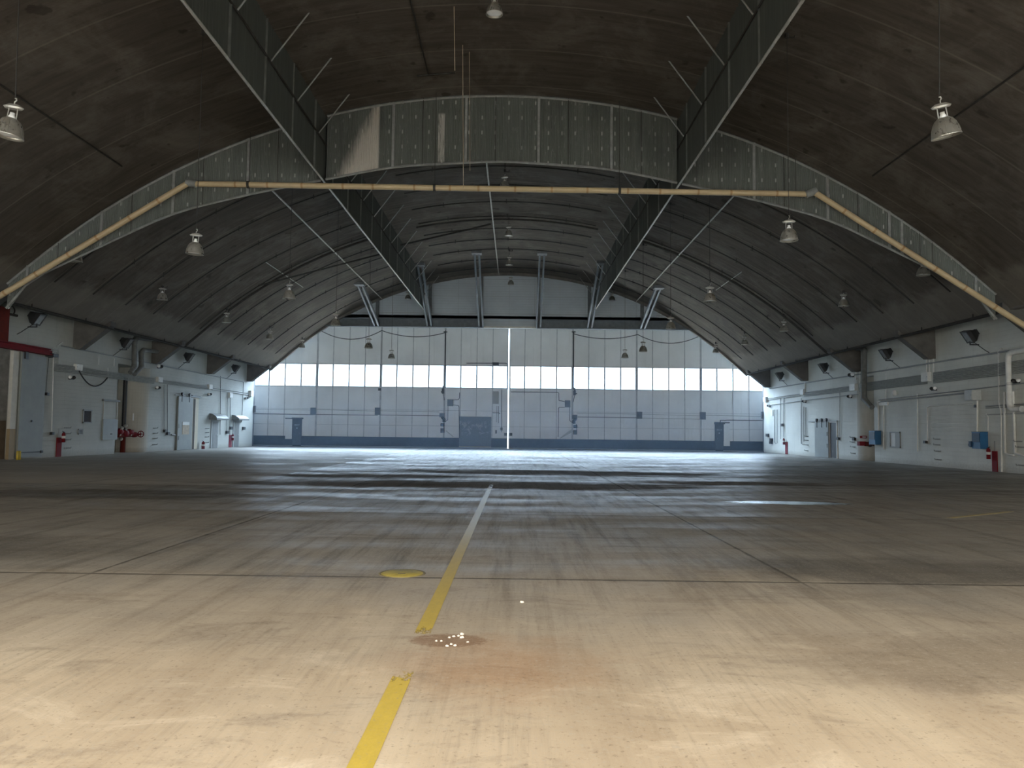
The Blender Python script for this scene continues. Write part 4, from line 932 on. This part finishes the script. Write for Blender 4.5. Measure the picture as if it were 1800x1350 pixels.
jbox(1, 1545, 1562, 706, 713, .05, 'wide flat plate with plugs above the far blue box')
jbox(1, 1356, 1359.5, 721, 731, .05, 'small framed box at the far end of the right wall')
# small emergency lights
def wlamp(s, px, py, label, sz=1.0):
    p = wpt(s, px, py, .0); o = thing('emergency_light', p, label, 'wall light', 'small lights on the side walls'); x = s*XW
    MB().box((x, p.y-.16*sz, p.z-.07*sz), (x-s*.12, p.y+.16*sz, p.z+.09*sz)).build('body', BLK, o)
    for k in (-1, 1):
        MB().lathe([(0, .0), (.05*sz, .0), (.09*sz, .1*sz), (.085*sz, .12*sz), (0, .115*sz)], n=12, mtx=Matrix.Translation((x-s*.14, p.y-.1*sz+k*.17*sz, p.z+.02)) @ Matrix.Rotation(-s*1.2, 4, 'Y') @ Matrix.Rotation(.9, 4, 'X')).build('lamp_head', LENS if k < 0 else BLK, o)
for i, (px, py) in enumerate([(123.5, 665), (275, 682.5), (366, 694), (431, 700.5)]): wlamp(-1, px, py, 'small black wall light under the conduits of the left wall, %s from the near end' % ORD[i])
for i, (px, py) in enumerate([(1789, 671), (1644, 684.5), (1496, 698), (1416, 706.5), (1353.5, 714)]): wlamp(1, px, py, 'small black wall light under the conduits of the right wall, %s from the near end' % ORD[i])
wlamp(1, 1499, 660.5, 'dark spotlight beside the bracket next to the duct', 1.3); wlamp(-1, 278.5, 645.5, 'dark spotlight beside the bracket past the left alcove', 1.2)
p = wpt(1, 1572.5, 690.5, .1); tag(MB().lathe([(0, -.12), (.10, -.12), (.17, -.02), (.17, .06), (0, .10)], n=14, mtx=Matrix.Translation(p) @ Matrix.Rotation(math.pi/2, 4, 'Y')).build('globe_light', LENS), 'white round wall light above the wall window', 'wall light')
# windows in the walls
def wwin(s, nm, px0, px1, py0, py1, lit):
    y0, y1, z0, z1 = wext(s, px0, px1, py0, py1); o = MB(); w = .07
    for a in ((y0, y1, z0, z0+w), (y0, y1, z1-w, z1), (y0, y0+w, z0, z1), (y1-w, y1, z0, z1)): o.box((s*(XW+.02), a[0], a[2]), (s*(XW-.05), a[1], a[3]))
    f = struct(o.build(nm, CONDD, keep=True)); f['_o'] = (0, 0, 0)
    if lit:
        ys = (y0+y1)/2
        wb(s, ys, y1-w, z0+w, z1-w, .0, .012).build('painted_lit_pane', WINLIT, f); wb(s, y0+w, ys, z0+w, z1-w, .0, .010).build('pane', WINGR, f)  # window's brightness painted on as plain white and grey panels
    else: wb(s, y0+w, y1-w, z0+w, z1-w, .0, .012).build('pane', DARKGLASS, f)
wwin(-1, 'window_1', 145, 160.5, 720, 744, False); wwin(1, 'window_2', 1565, 1583, 759, 787, True)
def vent(s, px0, px1, py0, py1, label):
    y0, y1, z0, z1 = wext(s, px0, px1, py0, py1); o = thing('wall_vent', (s*XW, (y0+y1)/2, z0), label, 'vent')
    b = MB(); w = .05
    for a in ((y0, y1, z0, z0+w), (y0, y1, z1-w, z1), (y0, y0+w, z0, z1), (y1-w, y1, z0, z1)): b.box((s*(XW-.001), a[0], a[2]), (s*(XW-.04), a[1], a[3]))
    b.build('frame', CONDD, o); wb(s, y0+w, y1-w, z0+w, z1-w, .001, .01).build('backing', BLK, o)
    b = MB(); zz = z0+w+.03
    while zz < z1-w: b.box((s*(XW-.01), y0+w, zz), (s*(XW-.035), y1-w, zz+.02)); zz += .06
    b.build('slats', CONDD, o)
vent(-1, 137, 145, 754, 763.5, 'small square vent in the left wall below the dark window')
# hatch on a rail, left
y0, y1, z0, z1 = wext(-1, 179, 205.5, 737, 773); o = thing('sliding_hatch', (-XW, (y0+y1)/2, z0), 'grey sliding hatch on a rail at the edge of the left alcove', 'hatch'); zr = wpt(-1, 192, 704, 0).z
wb(-1, y0, y1-.05, z0, z1, .001, .07).build('panel', GREYDOOR, o); wb(-1, y0-.15, y1, zr-.06, zr+.05, .001, .12).build('rail', DUCT, o)
for yy in (y0+.06, y1-.12): wb(-1, yy, yy+.05, z0, zr, .001, .04).build('guide', CONDUIT, o)
b = wb(-1, (y0+y1)/2, (y0+y1)/2+.12, z0+.3, z0+.35, .07, .11).build('handle', BLK, o)
# fire extinguishers and their red backboards
def ext_thing(c, label, h=.55, r=.085):
    o = thing('fire_extinguisher', c, label, 'fire extinguisher', 'red fire extinguishers'); x, y, z = c
    MB().lathe([(0, 0), (r, 0), (r, h*.74), (r*.75, h*.84), (r*.35, h*.88), (r*.35, h*.92), (0, h*.92)], c, 14).build('cylinder', RED, o)
    MB().lathe([(r*1.01, h*.36), (r*1.012, h*.36), (r*1.012, h*.58), (r*1.01, h*.58)], c, 14).build('label_band', WHITEM, o)
    v = MB(); v.box((x-.03, y-.03, z+h*.9), (x+.03, y+.03, z+h*.97)); v.tube([(x, y, z+h*.97), (x, y-.13, z+h*1.02)], .012, 5); v.tube([(x, y, z+h*.97), (x, y-.12, z+h*.94)], .01, 5); v.build('valve', BLK, o)
    MB().tube([(x, y+.03, z+h*.93), (x, y+r*1.2, z+h*.88), (x, y+r*1.3, z+h*.5), (x, y+r*1.15, z+h*.2)], .012, 5).build('hose', BLK, o)
def board(s, px0, px1, py0, lab, extlab, ez, ey):
    m = (px0+px1)/2; y0 = wpt(s, px0, py0+15, 0).y; y1 = wpt(s, px1, py0+15, 0).y; y0, y1 = min(y0, y1), max(y0, y1); zt = wpt(s, m, py0, 0).z
    tag(MB().box((s*(XW-.001), y0, 0.001), (s*(XW-.04), y1, zt)).build('extinguisher_backboard', RED), lab, 'backboard', 'red boards behind fire extinguishers')
    ext_thing((s*(XW-.15), y0+(y1-y0)*ey, ez), extlab)
board(-1, 98.5, 107, 769, 'red board standing on the floor below the dark window of the left wall', 'fire extinguisher hung on the nearest red board of the left wall', .72, .85)
board(-1, 402, 406.5, 764.5, 'red board on the floor between the two hooded doors', 'fire extinguisher hung on the red board between the hooded doors', .55, .8)
board(1, 1381, 1385, 777, 'red board on the floor at the far end of the right wall', 'fire extinguisher hung on the far red board of the right wall', .75, .9)
board(1, 1745, 1754, 793, 'red board on the floor at the foot of the near right wall', 'fire extinguisher hung on the red board right of the blue box', .55, 1.15)
p = wpt(-1, 357, 788, .25); ext_thing((p.x, p.y, 0), 'fire extinguisher standing on the floor before the first hooded door', .6, .11)
wtube(1, [(1748.5, 775), (1748.5, 793)], .02, 'thin rod rising above the near right red board', CONDD, name='sign_rod', cat='rod'); wtube(-1, [(103.5, 753), (103.3, 769)], .02, 'thin rod rising above the near left red board', CONDD, name='sign_rod', cat='rod')
# blue dispensers
def blue(s, px0, px1, py0, py1, label, bin_=None):
    y0, y1, z0, z1 = wext(s, px0, px1, py0, py1); o = thing('blue_dispenser', (s*XW, (y0+y1)/2, z0), label, 'blue box', 'blue boxes on the right wall')
    wb(s, y0, y1, z0, z1, .001, .36).build('body', BLUE, o); wb(s, y0+.03, y1-.03, z0+.30, z1-.04, .36, .38).build('front_panel', BLUED, o)
    if bin_: wb(s, y1, y1+.16, z0+.08, z0+.34, .02, .42).build('side_bin', BLUED, o); MB().tube([(s*(XW-.22), y1+.12, z0+.2), (s*(XW-.22), y1+.36, z0+.16)], .11, 10).build('nozzle', BLK, o)
    wb(s, y0-.01, y1+.01, z1, z1+.03, .001, .37).build('top_lip', BLUED, o)
blue(1, 1722, 1737, 760, 789, 'blue box with a black nozzle on the near right wall', True); blue(1, 1538, 1549, 758, 781.5, 'blue box at the corner of the right alcove')
# switches, hooks
for s, px, py, lb in ((1, 1629, 777, 'black switch below the bent white conduit'), (1, 1718.5, 714, 'black fitting under the big grey box'), (1, 1475, 771, 'black switch box beside the dark doorway of the right wall'), (1, 1377, 747, 'dark hand bell on the far right wall'), (1, 1503, 772, 'dark switch before the rounded right pier'), (1, 1350.5, 765, 'dark bumper block at the far end of the right wall'),
                      (-1, 80, 692.5, 'dark pull box low of two right of the grey sliding door'), (-1, 86, 626.5, 'dark pull box under the red beam'), (-1, 89, 762, 'dark switch at the foot of the white conduit'), (-1, 288.5, 757.5, 'first dark switch left of the left sliding door'), (-1, 293.5, 762, 'second dark switch left of the left sliding door'), (-1, 427, 753, 'dark bell box at the far end of the left wall'), (-1, 398, 760, 'dark switch between the hooded doors'), (-1, 404.5, 752.5, 'dark switch above the red board between the hooded doors'),
                      (1, 1357, 773, 'upper dark switch at the far end of the right wall'), (1, 1356.5, 778, 'lower dark switch at the far end of the right wall')):
    wbox(s, px-1.8, px+1.8, py-2.5, py+2.5, .14, 'wall_switch', BLK, lb, 'switch')
def hook(s, px, py, lb):
    p = wpt(s, px, py, 0); o = MB(); x = s*XW; o.box((x, p.y-.2, p.z-.03), (x-s*.03, p.y+.2, p.z+.03)); o.tube([(x-s*.03, p.y+.1, p.z), (x-s*.16, p.y+.1, p.z), (x-s*.18, p.y+.1, p.z+.07)], .018, 5); o.tube([(x-s*.03, p.y-.1, p.z), (x-s*.13, p.y-.1, p.z)], .018, 5)
    tag(o.build('wall_hook', CONDD), lb, 'hook', 'steel hooks on the side walls')
for s, wh, lst in ((1, 'left of the near blue box', [(1649, 772), (1649, 782), (1650, 793), (1651, 808)]), (1, 'left of the rounded right pier', [(1500, 768.5), (1500, 777), (1501, 785.5), (1501.5, 797)]), (-1, 'right of the near left red board', [(117, 752), (117, 762), (117, 773), (117, 787.5)]), (-1, 'between the left pier and the sliding door', [(271.5, 752.5), (271.5, 761.5), (271, 770.5), (270.5, 781.5)]), (-1, 'before the first hooded door', [(362.5, 753.5), (362.5, 760.5), (362, 768), (362, 778)]), (1, 'at the near edge of the right wall', [(1792, 776), (1795, 786), (1796, 818)]), (1, 'left of the right sliding door', [(1419.5, 767), (1419.5, 774), (1419.5, 782), (1419, 792)])):
    for i, (px, py) in enumerate(lst): hook(s, px, py, 'steel hook %s, %s from the top' % (wh, ORD[i]))
# sliding doors
def slider(s, px0, px1, py0, py1, rail, hang, label, hide=None):
    y0, y1, z0, z1 = wext(s, px0, px1, py0, py1); o = thing('sliding_door', (s*(XW-.1), (y0+y1)/2, 0), label, 'sliding door', 'grey sliding doors in the side walls')
    MB().box((s*(XW-.05), y0, .02), (s*(XW-.13), y1, z1)).build('panel', GREYDOOR, o)
    ra, rb_ = wpt(s, rail[0], (py0), 0).y, wpt(s, rail[1], py0, 0).y; zr = z1+.06
    MB().box((s*(XW-.06), min(ra, rb_), zr-.03), (s*(XW-.12), max(ra, rb_), zr+.04)).build('rail', CONDD, o)
    for px in hang:
        y = wpt(s, px, py0, 0).y; b = MB(); b.box((s*(XW-.13), y-.05, z1-.35), (s*(XW-.15), y+.05, zr+.1)); b.tube([(s*(XW-.08), y, zr+.1), (s*(XW-.2), y, zr+.1)], .12, 10); b.build('hanger', BLK, o)
    for zz in (.7, 1.5): MB().box((s*(XW-.13), y0+.15, zz), (s*(XW-.16), y0+.2, zz+.25)).build('handle', CONDD, o)
    return o, y0, y1, z1
dl, y0, y1, z1 = slider(-1, 309.5, 335, 697.5, 789, (305, 352), (317, 330), 'tall grey sliding door in the left wall carrying a brown notice board')
yb0, yb1, zb0, zb1 = wext(-1, 317, 329, 741.5, 763.5); nb = MB().box((-XW+.132, yb0, zb0), (-XW+.145, yb1, zb1)).build('notice_board', TANB, dl)
MB().box((-XW+.145, yb0, zb1-.22), (-XW+.15, yb1, zb1)).build('white_header', WINLIT, nb)
slider(1, 1435.5, 1459, 742.5, 803, (1424, 1474), (1439, 1447.5, 1456), 'grey sliding door in the right wall, slid open beside the dark doorway')
def rect_door(s, nm, px0, px1, py0, mat, d=.02):
    y0 = wpt(s, px0, py0+20, 0).y; y1 = wpt(s, px1, py0+20, 0).y; z1 = wpt(s, (px0+px1)/2, py0, 0).z; y0, y1 = min(y0, y1), max(y0, y1)
    o = struct(MB().box((s*(XW-.001), y0, .02), (s*(XW-d), y1, z1)).build(nm, mat, keep=True)); o['_o'] = (0, 0, 0); return o, y0, y1, z1
o, y0, y1, z1 = rect_door(1, 'door_1', 1459.5, 1471.5, 743, BLK, .012); f = MB()  # darkness of the open doorway drawn as a flat black panel
f.box((XW-.001, y0-.1, 0), (XW-.06, y0, z1+.1)); f.box((XW-.001, y1, 0), (XW-.045, y1+.06, z1+.1)); f.box((XW-.001, y0-.1, z1), (XW-.045, y1+.06, z1+.1)); f.build('frame', WHITEM, o)
o, y0, y1, z1 = rect_door(-1, 'door_2', 335.5, 348.5, 699, CREAMP, .02); f = MB(); f.box((-XW+.02, y0+.36, .02), (-XW+.03, y0+.68, z1-.1)); f.build('opening', simple('gap_shade_paint', (.05, .035, .02), .8), o)  # shade in the door gap painted as a dark strip
MB().box((-XW+.001, y0, z1), (-XW+.1, y1+.1, z1+.16)).build('lintel', DUCT, o)
for i, (px0, px1, py0, hx0, hx1, hy0, hy1) in enumerate([(370, 382.5, 738, 368, 389, 727, 738), (409, 419.5, 738, 408, 426, 729.5, 738.5)]):
    o, y0, y1, z1 = rect_door(-1, 'door_%d' % (3+i), px0, px1, py0, CONDD, .05)
    MB().box((-XW+.05, y0+(y1-y0)*.22, .02), (-XW+.06, y1-.12, z1-.15)).build('leaf', GREYDOOR if False else DUCT, o)
    MB().tube([(-XW+.06, y1-.3, 1.0), (-XW+.12, y1-.3, 1.0), (-XW+.12, y1-.45, 1.0)], .015, 5).build('handle', CONDUIT, o)
    hy0_, hy1_, hz0, hz1 = wext(-1, hx0, hx1, hy0, hy1); h = MB(); prof = [(0, hz1), (.25, hz1-.05), (.50, hz1-.22), (.58, hz0+.12), (.58, hz0), (0, hz0)]
    h.prism([(-XW+a, hy0_, b) for a, b in prof], (0, hy1_-hy0_, 0))
    tag(h.build('door_hood', DUCT), 'grey rounded hood over the %s hooded door of the left wall' % ORD[i], 'canopy', 'hoods over the left wall doors')
# near left: grey sliding door, post, red beam
ga = wpt(-1, 26, 800, .0).y; gb = wpt(-1, 69, 800, 0).y
g = thing('grey_sliding_door', (-XW+.1, (ga+gb)/2, 0), 'wide tall grey sliding door at the near end of the left wall', 'sliding door')
MB().box((-XW+.03, ga, .06), (-XW+.12, gb, 4.95)).build('panel', GREYDOOR, g); MB().box((-XW+.12, ga+.2, .27), (-XW+.15, gb-.05, .32)).build('bottom_bar', BLK, g); MB().box((-XW+.12, gb-.14, .24), (-XW+.17, gb+.02, .36)).build('bar_end', BLK, g)
MB().tube([(-XW+.12, (ga+gb)/2, 1.75), (-XW+.15, (ga+gb)/2, 1.75)], .05, 8).build('knob', BLK, g)
pa = 34.5; pb = 34.88; ps = thing('door_jamb_post', (-XW+.2, pa, 0), 'square post painted white above and tan below beside the opening', 'post'); zs = wpt(-1, 20, 754, .2).z
MB().box((-XW-.1, pa, zs), (-XW+.05, pb, 4.9)).build('white_shaft', POSTW, ps); MB().box((-XW-.1, pa, 0), (-XW+.05, pb, zs)).build('tan_base', POSTT, ps)
rbm = thing('red_beam', (-XW+.35, 33.5, 5.0), 'dull red steel track beam with a crossbar above the left opening', 'beam')
b = MB(); xx = -XW+.3; b.box((xx-.16, 24, 4.92), (xx+.16, 37.1, 4.98)); b.box((xx-.16, 24, 5.16), (xx+.16, 36.6, 5.22)); b.box((xx-.03, 24, 4.98), (xx+.03, 36.9, 5.16)); b.build('track', RED, rbm)
MB().box((xx-.2, 36.7, 4.86), (xx+.22, 37.1, 5.02)).build('end_stop', BLK, rbm); MB().box((xx-.1, 35.0, 4.6), (xx-.02, 35.2, 4.93)).build('trolley', BLK, rbm)
b = MB(); b.box((-XW+.02, 33.0, 5.22), (-XW+.2, 33.85, 6.75)); tag(b.build('red_housing', REDD), 'dull red steel housing above the red beam at the photo edge', 'housing')
pz = wpt(-1, 17, 545, .1); tag(MB().tube([pz+Vector((0, .35*math.cos(a), .22*math.sin(a))) for a in [j*math.pi/7 for j in range(15)]], .03, 6).build('cable_loop', CABLE), 'dark loop of cable on the left wall above the red housing', 'cable')
wtube(-1, [(10, 551), (30, 555)], .06, 'short dark pipe stub beside the red housing', PIPED, name='pipe_stub', cat='pipe')
for px, lb in ((30.5, 'yellow bollard beside the tan post'), (34.3, 'thin yellow bollard farther from the tan post')):
    p = wpt(-1, px, 804, .55); tag(MB().lathe([(0, 0), (.055, 0), (.055, .36), (.03, .40), (0, .41)], (p.x, p.y, 0), 10).build('bollard', BOLL), lb, 'bollard', 'yellow bollards at the left opening')
wtube(-1, [(93.5, 612), (93.5, 655), (91, 758)], .022, 'white conduit dropping beside the grey sliding door', WHITEM)
wtube(-1, [(86, 628), (82, 668), (80.5, 690)], .012, 'thin dark cord joining the two pull boxes', CABLE, name='pull_cord', cat='cord')
wtube(-1, [(100, 609), (110, 601)], .03, 'short slanting white pipe stub under the near left bracket', WHITEM, name='pipe_stub', cat='pipe')
def sag(s, a, b, dz, r, label):
    A = wpt(s, *a, .1); B = wpt(s, *b, .1); pts = []
    for i in range(13):
        t = i/12; p = A.lerp(B, t); p.z -= dz*4*t*(1-t); pts.append(p)
    tag(MB().tube(pts, r, 6).build('hanging_cable', CABLE), label, 'cable')
sag(-1, (139, 652), (189, 664), .62, .035, 'black cable sagging in a loop below the parallel conduits of the left wall')
for px, pa_, pb_, lb in ((174, 625, 641, 'first short white drop pipe above the left conduits'), (201, 630, 644, 'second short white drop pipe above the left conduits'), (190, 646, 670, 'white drop pipe at the end of the sagging cable')): wtube(-1, [(px, pa_), (px-.5, pb_)], .025, lb, WHITEM)
for pts, lb in (([(288.5, 676), (288.5, 756)], 'first tall conduit left of the left sliding door'), ([(294.5, 676), (294.5, 760)], 'second tall conduit left of the left sliding door'), ([(388, 661), (387, 764)], 'tall conduit right of the first hooded door'), ([(400.5, 690), (398.5, 759)], 'thin conduit dropping to the switch between the hooded doors'), ([(405, 699), (404, 764)], 'conduit dropping to the red board between the hooded doors'), ([(428, 671), (427, 700), (425, 742)], 'conduit at the far end of the left wall')):
    wtube(-1, pts, .028, lb, CONDD)
wtube(-1, [(301, 764), (309, 765)], .05, 'short dark pipe with a valve beside the left sliding door', DUCT, name='valve_pipe', cat='pipe')
# alcove on the left: riser, second pipe, red valves, hand wheel
xa = -(XW+.75)
def at_x(px, py, X): v = ray(px, py); return CP+v*((X-CAM_X)/v.x)
r0 = at_x(220.5, 676, xa); rs = thing('fire_riser', (r0.x, r0.y, 0), 'tall black fire main riser standing in the left alcove', 'pipe')
MB().tube([(r0.x, r0.y, .9), (r0.x, r0.y, 4.55)], .12, 12).build('shaft', BLK, rs); MB().tube([(r0.x, r0.y, 4.5), (r0.x, r0.y, 4.58)], .22, 12).build('flange', ALUG, rs); MB().tube([(r0.x, r0.y, .0), (r0.x, r0.y, .9)], .14, 12).build('foot', REDD, rs)
r1 = at_x(234.5, 700, xa+.1); tag(MB().tube([(r1.x, r1.y, .0), (r1.x, r1.y, 5.1)], .16, 12).build('riser_pipe', DUCT), 'fat grey pipe standing in the left alcove beside the black riser', 'pipe')
pw = at_x(234.5, 733, xa+.3); tag(MB().box((pw.x, pw.y-.12, pw.z-.22), (pw.x+.02, pw.y+.12, pw.z+.22)).build('white_tag', WINLIT), 'white tag hanging on the grey pipe of the left alcove', 'tag')
xv = -(XW+.25); vv = thing('valve_set', at_x(225, 775, xv), 'cluster of red fire valves in the left alcove', 'valve')
for px, py, r, L in ((210, 759, .2, .4), (219, 762, .22, .5), (228, 760, .2, .5), (236, 764, .16, .5)):
    c = at_x(px, py, xv); MB().tube([c+Vector((0, -L/2, 0)), c+Vector((0, -L*.3, 0)), c+Vector((0, L*.3, 0)), c+Vector((0, L/2, 0))], [r*.7, r, r, r*.7], 12).build('valve_body', RED, vv)
a = at_x(206, 766, xv); b_ = at_x(242, 764, xv); MB().tube([a, b_], .11, 10).build('manifold', REDD, vv)
for px in (212, 222, 231): c = at_x(px, 754, xv+.1); MB().tube([c, c+Vector((0, 0, -.4))], .05, 8).build('gauge_stem', ALUG, vv)
for px, py in ((214, 753), (221, 749), (213, 772)):
    c = at_x(px, py, xv+.1); MB().lathe([(0, 0), (.11, 0), (.11, .05), (0, .05)], n=12, mtx=Matrix.Translation(c) @ Matrix.Rotation(1.2, 4, 'X')).build('gauge', ALUG, vv)
c = at_x(247.5, 763, -(XW-.1)); wh = MB(); wh.tube([c+Vector((.18*math.cos(t), 0, .18*math.sin(t))) for t in [j*math.pi/8 for j in range(17)]], .025, 6); wh.tube([c+Vector((-.18, 0, 0)), c+Vector((.18, 0, 0))], .018, 5); wh.tube([c+Vector((0, 0, -.18)), c+Vector((0, 0, .18))], .018, 5); wh.build('hand_wheel', RED, vv); MB().tube([b_, c], .05, 8).build('wheel_stem', RED, vv)
# alcove on the right: red valve and sign on the rounded pier
def at_y(px, py, Y): return on_y(px, py, Y)
q = at_y(1515, 780, 46.95); tag(MB().box((q.x-.22, 46.75, q.z-.12), (q.x+.18, 47.1, q.z+.14)).build('hose_box', RED), 'red box on the rounded right pier', 'fire box')
v2 = thing('side_valve', at_y(1527, 782, 46.7), 'dark red valve beside the red box in the right alcove', 'valve'); c = at_y(1520, 780.5, 46.8); e = at_y(1536, 781, 46.8)
MB().tube([c, c.lerp(e, .3), c.lerp(e, .5), e], [.14, .14, .07, .10], 10).build('body', REDD, v2); m = c.lerp(e, .55); MB().tube([m+Vector((0, -.05, 0)), m+Vector((0, .05, 0))], .17, 12).build('wheel', BLK, v2)
q = at_y(1516.5, 768.3, 46.95); sg = tag(MB().box((q.x-.20, 46.86, q.z-.075), (q.x+.20, 46.9, q.z+.075)).build('red_sign', RED), 'small red sign with pale lettering on the rounded right pier', 'sign')
t = MB()
for k in range(3): t.box((q.x-.06+.075*k, 46.85, q.z-.035), (q.x-.005+.075*k, 46.86, q.z+.035))
sg['_o'] = tuple(sg.location); t.build('lettering', LETTER, sg)
# ducts beside the alcoves
def duct(s, pts, r, label, off=.3):
    o = thing('wall_duct', wpt(s, *pts[0], off), label, 'duct', 'grey ducts on the side walls'); P = [wpt(s, px, py, off if isinstance(off, (int, float)) else off[i]) for i, (px, py) in enumerate(pts)]
    MB().tube(P, r, 12).build('run', DUCT, o)
    for i in range(1, len(P)-1):
        a = P[i]+(P[i-1]-P[i]).normalized()*r*1.3; b = P[i]+(P[i+1]-P[i]).normalized()*r*1.3; MB().tube([a, P[i], b], r*1.12, 12).build('elbow', DUCT, o)
duct(-1, [(280, 597), (240, 593.5), (236.5, 599), (236.5, 645), (229, 655)], .14, 'grey duct nearer the alcove on the left wall, turning in above it')
duct(-1, [(320, 592), (293, 620), (252, 615.5), (248.5, 620), (248.5, 645), (236, 658)], .13, 'grey duct with a slanting top farther along the left wall', .35)
duct(1, [(1494, 614.5), (1515, 611.5), (1519, 616), (1518.5, 701), (1533, 716)], .15, 'grey duct dropping down the right wall and turning into the alcove')
